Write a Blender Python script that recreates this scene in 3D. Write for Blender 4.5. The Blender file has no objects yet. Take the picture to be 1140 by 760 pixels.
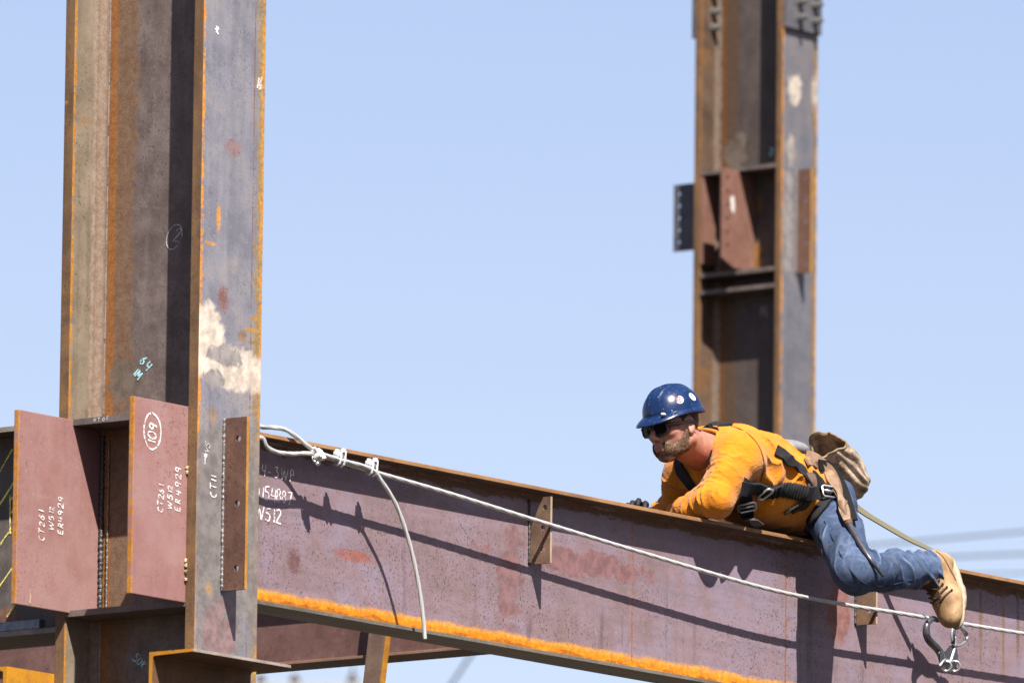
import bpy, bmesh, math, random
import numpy as np
from mathutils import Vector, Matrix
from mathutils.bvhtree import BVHTree
random.seed(7); rng = np.random.default_rng(7)
C = bpy.context.scene.collection
V = Vector
PI = math.pi

# ------------------------------------------------------------------ camera numbers
CAM = V((-28.37079525, -23.27721637, -5.42022169))
RV = V((0.6086, -0.7934, 0.0114)); UV = V((-0.1284, -0.0842, 0.9881)); FV = V((0.7831, 0.6028, 0.1531))
FPX = 12763.5471
yaw, pitch, roll = 0.6561, 0.1537, 0.0116
def axes():
    f = V((math.cos(yaw)*math.cos(pitch), math.sin(yaw)*math.cos(pitch), math.sin(pitch)))
    r = V((math.sin(yaw), -math.cos(yaw), 0)); u = r.cross(f)
    c, s = math.cos(roll), math.sin(roll)
    return (c*r+s*u), (-s*r+c*u), f
RV, UV, FV = axes()
def ray(x, y): return FV + RV*((x-570)/FPX) - UV*((y-380)/FPX)
def on(x, y, Y):
    d = ray(x, y); return CAM + d*((Y-CAM.y)/d.y)
def onx(x, y, X):
    d = ray(x, y); return CAM + d*((X-CAM.x)/d.x)

# ------------------------------------------------------------------ object helpers
def wloc(o):
    p = V((0, 0, 0))
    while o is not None:
        p = p + o.location; o = o.parent
    return p
def link_mesh(name, me, m, parent=None):
    o = bpy.data.objects.new(name, me); C.objects.link(o)
    if m is not None and len(me.materials) == 0: me.materials.append(m)
    if parent is not None:
        me.transform(Matrix.Translation(-wloc(parent))); o.parent = parent
    return o
def obj(name, bm, m, parent=None, smooth=False):
    me = bpy.data.meshes.new(name)
    bmesh.ops.recalc_face_normals(bm, faces=bm.faces)
    bm.to_mesh(me); bm.free()
    if smooth: me.shade_smooth()
    return link_mesh(name, me, m, parent)
def tag(o, label=None, cat=None, group=None, kind=None):
    if label: o['label'] = label
    if cat: o['category'] = cat
    if group: o['group'] = group
    if kind: o['kind'] = kind
    return o
def thing(name, label, cat, loc, group=None):
    o = bpy.data.objects.new(name, None); C.objects.link(o)
    o.location = loc; o.empty_display_size = .1
    return tag(o, label, cat, group)

def add_box(bm, lo, hi, bev=0.0, M=None):
    t = bmesh.new()
    bmesh.ops.create_cube(t, size=1)
    lo, hi = V(lo), V(hi)
    for v in t.verts:
        v.co = V([(lo[i]+hi[i])/2 + v.co[i]*(hi[i]-lo[i]) for i in range(3)])
    if bev: bmesh.ops.bevel(t, geom=t.edges[:], offset=bev, segments=2, profile=.6, affect='EDGES')
    if M is not None: t.transform(M)
    merge(bm, t)
def merge(bm, t):
    me = bpy.data.meshes.new('tmp'); t.to_mesh(me); t.free(); bm.from_mesh(me); bpy.data.meshes.remove(me)
def box(lo, hi, bev=.002, M=None):
    bm = bmesh.new(); add_box(bm, lo, hi, bev, M); return bm
def add_prism(bm, pts, ext):
    ext = V(ext); pts = [V(p) for p in pts]
    a = [bm.verts.new(p) for p in pts]; b = [bm.verts.new(p+ext) for p in pts]; n = len(a)
    bm.faces.new(a); bm.faces.new(b[::-1])
    for i in range(n): bm.faces.new((a[i], a[(i+1) % n], b[(i+1) % n], b[i]))
def prism(pts, ext):
    bm = bmesh.new(); add_prism(bm, pts, ext); return bm
def plate_holes(outline, holes, f, th):
    """flat plate with real holes: outline 2-D list, holes (x,y,r), f(x,y)->3-D, th thickness vector"""
    bm = bmesh.new(); loops = [outline]
    for x, y, r in holes:
        loops.append([(x+r*math.cos(2*PI*k/20), y+r*math.sin(2*PI*k/20)) for k in range(20)])
    es = []; th = V(th)
    for lp in loops:
        vs = [bm.verts.new(f(*p)) for p in lp]
        for i in range(len(vs)): es.append(bm.edges.new((vs[i], vs[(i+1) % len(vs)])))
    bmesh.ops.triangle_fill(bm, use_beauty=True, use_dissolve=False, edges=es)
    r = bmesh.ops.extrude_face_region(bm, geom=bm.faces[:])
    bmesh.ops.translate(bm, vec=th, verts=[v for v in r['geom'] if isinstance(v, bmesh.types.BMVert)])
    return bm
def frame_along(pts):
    T = []
    for i in range(len(pts)):
        a = pts[max(i-1, 0)]; b = pts[min(i+1, len(pts)-1)]; T.append((b-a).normalized())
    return T
def add_tube(bm, pts, r, n=10, cap=True, closed=False):
    pts = [V(p) for p in pts]; T = frame_along(pts)
    if closed:
        m = len(pts); T = [(pts[(i+1) % m]-pts[i-1]).normalized() for i in range(m)]
    ref = V((0, 0, 1)) if abs(T[0].z) < .9 else V((1, 0, 0))
    N = (ref - T[0]*ref.dot(T[0])).normalized(); rings = []
    for i, p in enumerate(pts):
        N = (N - T[i]*N.dot(T[i])).normalized(); B = T[i].cross(N)
        rr = r[i] if isinstance(r, (list, tuple)) else r
        rings.append([bm.verts.new(p + N*(rr*math.cos(2*PI*k/n)) + B*(rr*math.sin(2*PI*k/n))) for k in range(n)])
    m = len(rings)
    for i in range(m if closed else m-1):
        A, Bq = rings[i], rings[(i+1) % m]
        for k in range(n): bm.faces.new((A[k], A[(k+1) % n], Bq[(k+1) % n], Bq[k]))
    if cap and not closed:
        bm.faces.new(rings[0][::-1]); bm.faces.new(rings[-1])
def tube(pts, r, n=10, closed=False):
    bm = bmesh.new(); add_tube(bm, pts, r, n, True, closed); return bm
def spline(ctrl, n=12):
    P = [V(p) for p in ctrl]; out = []
    for i in range(len(P)-1):
        p0 = P[i-1] if i else P[0]*2-P[1]; p1, p2 = P[i], P[i+1]; p3 = P[i+2] if i+2 < len(P) else P[-1]*2-P[-2]
        for k in range(n):
            t = k/n
            out.append(.5*((2*p1)+(p2-p0)*t+(2*p0-5*p1+4*p2-p3)*t*t+(3*p1-p0-3*p2+p3)*t**3))
    out.append(P[-1]); return out
def add_ribbon(bm, pts, nrm, w, th):
    """flat strap: centre pts, surface normals nrm, width w (number or list), thickness th"""
    T = frame_along(pts); rings = []
    for i, p in enumerate(pts):
        n = (nrm[i]-T[i]*nrm[i].dot(T[i])).normalized(); s = T[i].cross(n)
        ww = w[i] if isinstance(w, (list, tuple)) else w
        rings.append([bm.verts.new(q) for q in (p-s*ww/2, p+s*ww/2, p+s*ww/2*.94+n*th, p-s*ww/2*.94+n*th)])
    for A, B in zip(rings, rings[1:]):
        for k in range(4): bm.faces.new((A[k], A[(k+1) % 4], B[(k+1) % 4], B[k]))
    bm.faces.new(rings[0][::-1]); bm.faces.new(rings[-1])
def add_cyl(bm, a, b, r, n=16, r2=None):
    add_tube(bm, [a, b], [r, r if r2 is None else r2], n)
def add_ball(bm, c, r, sc=(1, 1, 1), sub=2):
    t = bmesh.new(); bmesh.ops.create_icosphere(t, subdivisions=sub, radius=1)
    for v in t.verts: v.co = V(c)+V([v.co[i]*r*sc[i] for i in range(3)])
    merge(bm, t)

# ------------------------------------------------------------------ materials
ALB = .405
class M:
    def __init__(s, name, rough=.6, spec=.3, metal=0.0):
        s.m = bpy.data.materials.new(name); s.m.use_nodes = True
        s.nt = s.m.node_tree; s.N = s.nt.nodes; s.b = s.N['Principled BSDF']
        s.b.inputs['Roughness'].default_value = rough; s.b.inputs['Specular IOR Level'].default_value = spec
        s.b.inputs['Metallic'].default_value = metal
        s.g = s.N.new('ShaderNodeNewGeometry'); s.pos = s.g.outputs['Position']; s._sep = None
    def link(s, a, b): s.nt.links.new(a, b)
    def setin(s, sock, v):
        if isinstance(v, bpy.types.NodeSocket): s.link(v, sock)
        elif isinstance(v, (tuple, list)) and len(v) == 3 and sock.type == 'RGBA': sock.default_value = (*v, 1)
        else: sock.default_value = v
    def xyz(s, i):
        if s._sep is None:
            s._sep = s.N.new('ShaderNodeSeparateXYZ'); s.link(s.pos, s._sep.inputs[0])
        return s._sep.outputs[i]
    def math(s, op, a, b=0.0, clamp=False):
        n = s.N.new('ShaderNodeMath'); n.operation = op; n.use_clamp = clamp
        s.setin(n.inputs[0], a); s.setin(n.inputs[1], b); return n.outputs[0]
    def noise(s, scale, detail=4, rough=.55, stretch=(1, 1, 1), off=(0, 0, 0), dist=0.0):
        mp = s.N.new('ShaderNodeMapping'); s.link(s.pos, mp.inputs[0])
        mp.inputs['Scale'].default_value = stretch; mp.inputs['Location'].default_value = off
        n = s.N.new('ShaderNodeTexNoise'); s.link(mp.outputs[0], n.inputs['Vector'])
        n.inputs['Scale'].default_value = scale; n.inputs['Detail'].default_value = detail
        n.inputs['Roughness'].default_value = rough; n.inputs['Distortion'].default_value = dist
        return n.outputs[0]
    def vor(s, scale, stretch=(1, 1, 1)):
        mp = s.N.new('ShaderNodeMapping'); s.link(s.pos, mp.inputs[0]); mp.inputs['Scale'].default_value = stretch
        n = s.N.new('ShaderNodeTexVoronoi'); s.link(mp.outputs[0], n.inputs['Vector']); n.inputs['Scale'].default_value = scale
        return n.outputs['Distance']
    def ramp(s, fac, stops):
        n = s.N.new('ShaderNodeValToRGB'); s.link(fac, n.inputs[0]); e = n.color_ramp.elements
        while len(e) < len(stops): e.new(.5)
        for k, (p, c) in enumerate(stops):
            e[k].position = p; e[k].color = (*c, 1) if len(c) == 3 else c
        return n.outputs[0]
    def step(s, v, lo, hi):
        n = s.N.new('ShaderNodeMapRange'); n.interpolation_type = 'SMOOTHSTEP'
        s.setin(n.inputs['Value'], v); n.inputs['From Min'].default_value = lo; n.inputs['From Max'].default_value = hi
        return n.outputs[0]
    def mix(s, fac, a, b, mode='MIX'):
        n = s.N.new('ShaderNodeMix'); n.data_type = 'RGBA'; n.blend_type = mode
        s.setin(n.inputs[0], fac); s.setin(n.inputs[6], a); s.setin(n.inputs[7], b); return n.outputs[2]
    def color(s, c):     # everything is chosen against a mid-grey card; ALB brings it to real albedo
        s.setin(s.b.inputs['Base Color'], s.mix(1.0, c, (ALB, ALB, ALB), 'MULTIPLY'))
    def bump(s, h, strength=.3, dist=.002):
        n = s.N.new('ShaderNodeBump'); s.setin(n.inputs['Height'], h)
        n.inputs['Strength'].default_value = strength; n.inputs['Distance'].default_value = dist
        s.link(n.outputs[0], s.b.inputs['Normal'])

RUST = (.50, .17, .02); RUSTD = (.20, .07, .02); BRIGHT = (1.15, .48, .015)
def steel(name, c1, c2, c3, streak=0.25, blot=.58, blotc=RUST, bands=(), blobs=(), rough=.6, vdir=2, specks=True, spec=.25, bump=.25, big=2.2, drip=0.0, cloud=.5, spk=.61):
    """mill-scale steel: three base tones in uneven patches, vertical streaks, speckles, rust blotches;
    bands = (axis, centre, half width, colour, raggedness); blobs = (point, radii, colour, raggedness)"""
    m = M(name, rough, spec)
    n1 = m.noise(big, 6, .62); n2 = m.noise(9, 5, .6)
    st = [1, 1, 1]; st[vdir] = .07
    ns = m.noise(30, 4, .6, st)
    f = m.math('ADD', m.math('MULTIPLY', n1, .55), m.math('MULTIPLY', n2, .45))
    col = m.ramp(f, [(.39, c1), (.5, c2), (.60, c3)])
    n5 = m.noise(28, 5, .72, off=(6, 2, 9))      # cloudy mill scale
    col = m.mix(m.math('MULTIPLY', m.step(n5, .52, .68), cloud), col, tuple(x*.66 for x in c1))
    col = m.mix(m.math('MULTIPLY', m.step(n5, .46, .30), cloud), col, tuple(min(1, x*1.22) for x in c3))
    col = m.mix(m.math('MULTIPLY', m.step(ns, .5, .72), streak), col, tuple(x*1.35 for x in c2))
    col = m.mix(m.math('MULTIPLY', m.step(ns, .5, .30), streak), col, tuple(x*.6 for x in c2))
    if drip:
        nd = m.noise(16, 6, .7, (1, 1, .05), off=(4, 9, 0)); ex = m.noise(2.6, 3, .5, off=(8, 8, 1))
        nh = m.noise(11, 5, .65, (.06, 1, 1), off=(2, 3, 5))
        col = m.mix(m.math('MULTIPLY', m.math('MULTIPLY', m.step(nd, .54, .70), m.step(ex, .42, .6)), drip), col, tuple(x*.55 for x in c1))
        col = m.mix(m.math('MULTIPLY', m.step(nh, .54, .68), drip*.7), col, (c2[0]*.80, c2[1]*.86, c2[2]*.92))
        col = m.mix(m.math('MULTIPLY', m.step(nh, .46, .32), drip*.6), col, (c3[0]*1.12, c3[1]*1.02, c3[2]*.98))
    if specks:
        fld = m.step(m.noise(2.4, 4, .6, off=(11, 3, 6)), .36, .62)
        v = m.noise(130, 2, .5); col = m.mix(m.math('MULTIPLY', m.math('MULTIPLY', m.step(v, spk, spk+.08), fld), .85), col, tuple(x*.38 for x in c2))
        v2 = m.noise(120, 2, .5, off=(3, 1, 7)); col = m.mix(m.math('MULTIPLY', m.step(v2, .66, .72), .45), col, tuple(min(1, x*1.5) for x in c3))
    bl = m.math('ADD', m.math('MULTIPLY', m.noise(3.3, 7, .7, off=(9, 4, 2)), .75), m.math('MULTIPLY', m.noise(40, 3, .6, off=(1, 8, 3)), .25))
    col = m.mix(m.math('MULTIPLY', m.step(bl, blot, blot+.06), .85), col, blotc)
    rs = (.30, 1, 1) if vdir == 0 else (1, 1, 1)
    rag = m.math('SUBTRACT', m.noise(14, 6, .72, rs, off=(5, 5, 5)), .5)
    rag2 = m.math('SUBTRACT', m.noise(70, 3, .6, rs, off=(2, 5, 1)), .5)
    rag3 = m.math('SUBTRACT', m.noise(190, 3, .6, off=(4, 5, 1)), .5); gap = None; ragb = None
    for ax, c, h, cc, rg in bands:
        d = m.math('ABSOLUTE', m.math('SUBTRACT', m.xyz(ax), c))
        e = m.math('SUBTRACT', 1.0, m.math('DIVIDE', d, h))
        e = m.math('ADD', e, m.math('MULTIPLY', m.math('ADD', m.math('MULTIPLY', rag, 4.2 if h < .03 else 6.5), m.math('MULTIPLY', rag2, 3.4 if h < .03 else 1.3)), rg))
        mk = m.step(e, .0, .45)
        if h < .02:
            if gap is None: gap = m.step(m.math('ADD', m.math('MULTIPLY', m.noise(13, 4, .7, off=(1, 2, 3)), .6), m.math('MULTIPLY', m.noise(80, 3, .6, off=(1, 2, 8)), .4)), .43, .52)
            mk = m.math('MULTIPLY', mk, gap)
        var = m.mix(m.step(m.math('ADD', m.math('MULTIPLY', m.noise(45, 4, .7, off=(7, 7, 1)), .55), m.math('MULTIPLY', m.noise(230, 2, .6, off=(7, 2, 1)), .45)), .40, .60), (cc[0]*.70, cc[1]*.56, cc[2]*.5), cc)
        col = m.mix(m.math('MULTIPLY', mk, .92), col, var)
    for c, r, cc, rg in blobs:
        acc = None
        for i in range(3):
            if r[i] is None: continue
            d = m.math('DIVIDE', m.math('SUBTRACT', m.xyz(i), c[i]), r[i]); d = m.math('MULTIPLY', d, d)
            acc = d if acc is None else m.math('ADD', acc, d)
        e = m.math('SUBTRACT', 1.0, acc)
        if min(q for q in r if q) >= .04:
            if ragb is None: ragb = m.math('SUBTRACT', m.noise(9, 3.2, .62, off=(7, 2, 4), dist=1.6), .5)
            e = m.math('ADD', e, m.math('MULTIPLY', m.math('ADD', m.math('MULTIPLY', ragb, 8.5), m.math('MULTIPLY', rag2, .9)), rg))
        else: e = m.math('ADD', e, m.math('MULTIPLY', m.math('ADD', m.math('MULTIPLY', rag, 7.5), m.math('MULTIPLY', rag2, 2.2)), rg))
        if min(q for q in r if q) < .04: e = m.math('ADD', e, m.math('MULTIPLY', rag3, 4.5))
        var = m.mix(m.step(m.noise(23, 5, .7, off=(3, 7, 5)), .36, .62), tuple(x*.62 for x in cc), cc)
        col = m.mix(m.math('MULTIPLY', m.step(e, .1, .55), .88), col, var)
    sc_ = m.math('ABSOLUTE', m.math('SUBTRACT', m.noise(4.5, 2, .4, (1, 1, .6), off=(21, 13, 5)), .5))
    sm_ = m.math('MULTIPLY', m.step(sc_, .0028, .0008), m.step(m.noise(3.5, 3, .6, off=(2, 17, 9)), .54, .62))
    col = m.mix(m.math('MULTIPLY', sm_, .22), col, tuple(min(1.2, x*1.7) for x in c3))
    s2_ = m.math('ABSOLUTE', m.math('SUBTRACT', m.noise(7, 2, .4, (.5, .5, 1.2), off=(1, 33, 8)), .5))
    sm2 = m.math('MULTIPLY', m.step(s2_, .0035, .001), m.step(m.noise(3.1, 3, .6, off=(9, 1, 19)), .55, .63))
    col = m.mix(m.math('MULTIPLY', sm2, .3), col, tuple(x*.45 for x in c1))
    m.color(col)
    rr = m.math('ADD', rough-.12, m.math('MULTIPLY', n2, .25)); m.link(rr, m.b.inputs['Roughness'])
    hb = m.math('ADD', m.math('MULTIPLY', m.noise(90, 4, .65), .6), m.math('MULTIPLY', n2, .8))
    m.bump(hb, bump, .004)
    return m.m
def plain(name, c, rough=.5, spec=.4, metal=0.0, var=.25, scale=30, bump=.0, bscale=200):
    m = M(name, rough, spec, metal)
    n = m.noise(scale, 5, .6)
    m.color(m.ramp(n, [(.3, tuple(x*(1-var) for x in c)), (.7, tuple(min(1, x*(1+var)) for x in c))]))
    if bump: m.bump(m.noise(bscale, 3, .6), bump, .003)
    return m.m

# steel colours --------------------------------------------------------------
d2, TF, BF = .29, .040, .16
TAN = (.33, .23, .15)
CREAM = (1.22, 1.02, .84)
def flange_mat(name, ox, patch):
    bl = []
    if patch:
        bl = [((ox+.0, 0, -.42), (.45, None, .44), (.36, .32, .305), .22),
              ((ox-.115, 0, .225), (.095, None, .130), CREAM, .15), ((ox+.02, 0, .135), (.25, None, .085), CREAM, .17),
              ((ox-.02, 0, .172), (.10, None, .040), (.42, .38, .38), .42), ((ox-.08, 0, .092), (.07, None, .040), (.40, .36, .37), .42),
              ((ox-.081, 0, -.029), (.024, None, .028), (.55, .35, .22), .12), ((ox-.091, 0, -.589), (.018, None, .026), (.62, .38, .16), .1),
              ((ox-.07, 0, .62), (.012, None, .05), BRIGHT, .2), ((ox-.11, 0, .53), (.035, None, .008), BRIGHT, .3),
              ((ox-.04, 0, .36), (.03, None, .05), (.42, .17, .13), .25), ((ox+.0, 0, .86), (.05, None, .035), (.40, .24, .24), .3),
              ((ox+.125, 0, .315), (.035, None, .007), (.9, .42, .03), .2), ((ox+.11, 0, .275), (.045, None, .007), (.9, .42, .03), .2), ((ox+.12, 0, .235), (.04, None, .007), (.5, .3, .1), .2), ((ox+.06, 0, .25), (.022, None, .02), (.45, .25, .1), .2),
              ((ox-.03, 0, -.72), (.10, None, .10), (.44, .28, .28), .5)]
    else:
        bl = [((ox-.05, 0, 5.27), (.075, None, .09), (1.0, .86, .7), .45), ((ox+.13, 0, 5.28), (.03, None, .10), (.9, .76, .6), .4),
              ((ox-.08, 0, 4.92), (.04, None, .10), (.60, .52, .46), .45), ((ox-.1, 0, 4.55), (.05, None, .35), (.46, .42, .40), .5)]
    k = 1.0 if patch else .66
    return steel(name, (.26*k, .255*k, .31*k), (.335*k, .325*k, .375*k), (.41*k, .365*k, .37*k), .3, .66, (.40, .21, .16), cloud=.4,
                 bands=[(0, ox+.148, .034, (.50*k, .36*k, .17*k), .55), (0, ox-.158, .013, BRIGHT, .55), (0, ox+.157, .017, (.95, .45, .03), .8), (0, ox+.105, .004, (.33, .2, .17), .25)], blobs=bl, rough=.5, spec=.4)
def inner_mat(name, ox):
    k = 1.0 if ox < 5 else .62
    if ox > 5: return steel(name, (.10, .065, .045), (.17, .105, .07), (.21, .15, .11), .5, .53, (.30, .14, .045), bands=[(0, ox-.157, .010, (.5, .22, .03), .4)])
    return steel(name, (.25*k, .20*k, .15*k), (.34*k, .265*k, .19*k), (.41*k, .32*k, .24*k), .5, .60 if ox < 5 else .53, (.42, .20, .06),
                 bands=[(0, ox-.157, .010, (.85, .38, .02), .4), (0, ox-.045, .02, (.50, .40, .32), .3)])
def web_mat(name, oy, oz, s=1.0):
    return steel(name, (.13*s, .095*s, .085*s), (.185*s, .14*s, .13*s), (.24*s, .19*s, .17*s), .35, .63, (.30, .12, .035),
                 bands=[(1, oy+.155, .060, (.25*s, .16*s, .10*s), .30), (1, oy+.203, .021, (.38*s, .165*s, .045*s), .22), (1, oy+.2465, .0225, (.40*s, .30*s, .22*s) if s < 1 else (.40, .30, .22), .0), (1, oy+.2235, .003, (.66, .52, .42), .02)],  # last, narrow band: highlight along the rolled fillet, painted into the colour
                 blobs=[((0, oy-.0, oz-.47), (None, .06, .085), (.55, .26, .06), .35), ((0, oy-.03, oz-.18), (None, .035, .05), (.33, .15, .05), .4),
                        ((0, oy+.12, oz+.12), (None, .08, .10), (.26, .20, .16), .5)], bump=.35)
EDGE = steel('steel_flange_edge', (.17, .095, .05), (.25, .14, .07), (.34, .18, .07), .5, .60, (.8, .34, .02), rough=.7)
GUSSET = steel('steel_red_primer', (.43, .215, .20), (.48, .25, .23), (.52, .30, .285), .15, .67, (.45, .2, .08), drip=.2, cloud=.16,
               bands=[(0, -.433, .006, (.80, .36, .03), .25)], rough=.6, big=1.6, bump=.12)
GUSSETB = steel('steel_red_primer_far', (.27, .135, .10), (.33, .165, .125), (.38, .2, .15), .12, .64, (.5, .25, .1), rough=.6, bump=.12)
TABM = steel('steel_shear_tab', (.15, .075, .055), (.20, .10, .075), (.25, .13, .09), .25, .66, RUST, rough=.65)
TABE = steel('steel_tab_edge', (.55, .25, .04), (.7, .32, .03), (.78, .40, .06), .2, .7, RUST, rough=.7)
PLATE = steel('steel_stiffener', (.15, .12, .11), (.21, .165, .15), (.27, .22, .20), .2, .62, (.42, .2, .05), rough=.6)
PLATED = steel('steel_plate_dark', (.10, .10, .12), (.14, .14, .17), (.2, .19, .2), .2, .68, (.3, .17, .1), rough=.5)
WELD = plain('weld_bead', (.36, .33, .32), .35, .6, .5, .5, 90, .8, 260)
WELDD = plain('weld_bead_dark', (.10, .09, .085), .4, .6, .4, .6, 90, .9, 220)
SHELF = steel('steel_shelf_angle', (.17, .085, .045), (.24, .12, .06), (.30, .16, .08), .3, .6, RUST, rough=.65)
SHELFE = steel('steel_shelf_edge', (.70, .28, .02), (.80, .36, .02), (.62, .24, .03), .2, .72, RUST, rough=.7)
SHELFG = steel('steel_shelf_lip', (.40, .32, .27), (.50, .42, .36), (.58, .5, .44), .2, .7, RUST, rough=.5)
def chalk(name, c):
    m = M(name, .9, .1); m.color(c)
    tr = m.N.new('ShaderNodeBsdfTransparent'); mx = m.N.new('ShaderNodeMixShader')
    k = m.step(m.math('ADD', m.math('MULTIPLY', m.noise(170, 3, .7), .6), m.math('MULTIPLY', m.noise(40, 3, .6, off=(3, 1, 2)), .4)), .38, .52)
    m.link(k, mx.inputs[0]); m.link(tr.outputs[0], mx.inputs[1]); m.link(m.b.outputs[0], mx.inputs[2])
    m.link(mx.outputs[0], m.N['Material Output'].inputs['Surface']); return m.m
CHALK = chalk('white_chalk', (1.45, 1.33, 1.33)); CYAN = chalk('pale_blue_chalk', (.75, 1.3, 1.4)); YELLOW = chalk('yellow_chalk', (1.4, 1.2, .35))
CHALKG = chalk('grey_chalk', (.85, .8, .84))
GALV = plain('galvanised_rope', (1.25, 1.25, 1.22), .4, .5, .35, .2, 80)
CLIPM = plain('galvanised_clip', (2.1, 2.12, 2.16), .35, .6, .35, .2, 60)
BOLTM = plain('bolt_steel', (.42, .40, .38), .4, .5, .6, .3, 60)

# hand lettering ----------------------------------------------------------------
def arc(cx, cy, rx, ry, a0, a1, n=12): return [(cx+rx*math.cos(math.radians(a0+(a1-a0)*i/n)), cy+ry*math.sin(math.radians(a0+(a1-a0)*i/n))) for i in range(n+1)]
GL = {
 '0': [arc(.3, .5, .26, .5, 80, 440, 18)], '1': [[(.3, 1), (.28, 0)]],
 '2': [arc(.28, .74, .24, .24, 160, -30, 10)+[(.05, .02), (.62, .0)]],
 '3': [[(.05, .95), (.5, .98), (.26, .6)]+arc(.25, .3, .28, .3, 80, -140, 12)],
 '4': [[(.1, 1), (.06, .45), (.6, .47)], [(.5, .95), (.46, 0)]],
 '5': [[(.55, 1), (.14, .97), (.1, .58)]+arc(.24, .3, .3, .3, 95, -140, 12)],
 '6': [[(.45, 1), (.12, .5)]+arc(.28, .26, .22, .26, 160, 520, 16)],
 '7': [[(.05, .97), (.55, 1), (.24, 0)]], '8': [arc(.3, .74, .2, .24, -90, 270, 14)+arc(.3, .25, .25, .25, 90, -270, 14)],
 '9': [arc(.28, .72, .22, .26, 0, 360, 14)+[(.47, .4), (.4, 0)]],
 'C': [arc(.36, .5, .33, .5, 60, 290, 14)], 'T': [[(0, .98), (.62, 1)], [(.3, .98), (.28, 0)]],
 'W': [[(-.05, .98), (.14, .0), (.42, .85), (.68, .0), (.95, 1.02)]], 'E': [[(.5, 1), (.1, .95), (.06, .04), (.55, 0)], [(.08, .5), (.42, .53)]],
 'R': [[(.06, 0), (.1, 1), (.45, .92), (.46, .62), (.1, .5), (.55, 0)]], 'P': [[(.06, 0), (.1, 1), (.48, .92), (.47, .6), (.1, .48)]],
 'U': [[(.03, .95), (.04, .3), (.25, 0), (.5, .3), (.52, .98)]], 'O': [arc(.3, .5, .28, .5, 80, 440, 16)],
 'F': [[(.5, 1), (.08, .97), (.06, 0)], [(.08, .5), (.42, .52)]], 'K': [[(.06, 1), (.06, 0)], [(.5, 1), (.1, .45), (.55, 0)]],
 'I': [[(.25, 1), (.22, 0)]], 'M': [[(0, 0), (.08, 1), (.32, .3), (.56, 1), (.62, 0)]], '-': [[(.05, .45), (.5, .48)]], 'S': [[(.5, .92), (.2, 1), (.05, .75), (.45, .35), (.3, .02), (.02, .1)]],
 ' ': [],
 '^': [[(.3, -.4), (.3, 1)], [(.02, .55), (.3, 1), (.58, .55)]],
}
def stroke_bm(strokes, o, du, dv, w):
    """strokes in (u,v) metres on the plane through o spanned by du, dv; ribbons lie 1.5 mm proud"""
    bm = bmesh.new(); n = du.cross(dv).normalized()
    k = 0
    for q in strokes:
        runs, cur = [], [q[0]]
        for i in range(1, len(q)):           # a sharp turn starts a new ribbon
            cur.append(q[i])
            if i+1 < len(q):
                a = V((q[i][0]-q[i-1][0], q[i][1]-q[i-1][1])); b = V((q[i+1][0]-q[i][0], q[i+1][1]-q[i][1]))
                if a.length > 1e-7 and b.length > 1e-7 and a.angle(b) > .75: runs.append(cur); cur = [q[i]]
        runs.append(cur)
        for rn in runs:
            if len(rn) < 2: continue
            n2 = []
            for p0, p1 in zip(rn, rn[1:]):
                m_ = 3 if math.hypot(p1[0]-p0[0], p1[1]-p0[1]) > w*3 else 1
                for t in range(m_): n2.append((p0[0]+(p1[0]-p0[0])*t/m_+random.uniform(-.1, .1)*w, p0[1]+(p1[1]-p0[1])*t/m_+random.uniform(-.1, .1)*w))
            n2.append(rn[-1]); k += 1
            pts = [o + du*a + dv*b + n*(.0006+.00008*(k % 9)) for a, b in n2]
            add_ribbon(bm, pts, [n]*len(pts), [w*random.uniform(.55, 1.25) for _ in pts], .0006)
    return bm
def text_strokes(s, h, adv=.78, slant=.08):
    out = []; x = 0
    for ch in s:
        sc = random.uniform(.88, 1.1); dy = random.uniform(-.07, .07)*h; rot = random.uniform(-.12, .12)
        for st in GL[ch]:
            q = []
            for a, b in st:
                a2 = a*math.cos(rot)-b*math.sin(rot)*.6; b2 = b*math.cos(rot)+a*math.sin(rot)*.6
                q.append((x+(a2+slant*b2)*h*sc, dy+b2*h*sc))
            out.append(q)
        x += h*adv*random.uniform(.9, 1.12) * (.6 if ch in '1I' else 1.4 if ch == 'W' else 1)
    return out
def write(s, o, du, dv, h, parent, m=CHALK, w=.0040, adv=.78):
    ob = obj('chalk_writing', stroke_bm(text_strokes(s, h, adv), V(o), V(du), V(dv), w), m, parent); return ob
def circle_mark(c, ru, rv, du, dv, parent, m=CHALK, w=.005, tilt=0.0):
    q = []
    for k in range(29):
        a = 2*PI*k/27; u = ru*math.cos(a)*(1+.02*math.sin(3*a)); v = rv*math.sin(a)
        q.append((u*math.cos(tilt)-v*math.sin(tilt), u*math.sin(tilt)+v*math.cos(tilt)))
    return obj('chalk_circle', stroke_bm([q], V(c), V(du), V(dv), w), m, parent)
def weld(a, b, r, m, parent, name='weld_bead', seed=1):
    a, b = V(a), V(b); n = max(6, int((b-a).length/.006)); rr = random.Random(seed)
    pts = [a.lerp(b, i/n)+V((rr.uniform(-1, 1), rr.uniform(-1, 1), 0))*r*.18 for i in range(n+1)]
    return obj(name, tube(pts, [r*(1+.28*math.sin(i*2.1)+rr.uniform(-.15, .15)) for i in range(n+1)], 8), m, parent, True)

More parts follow.
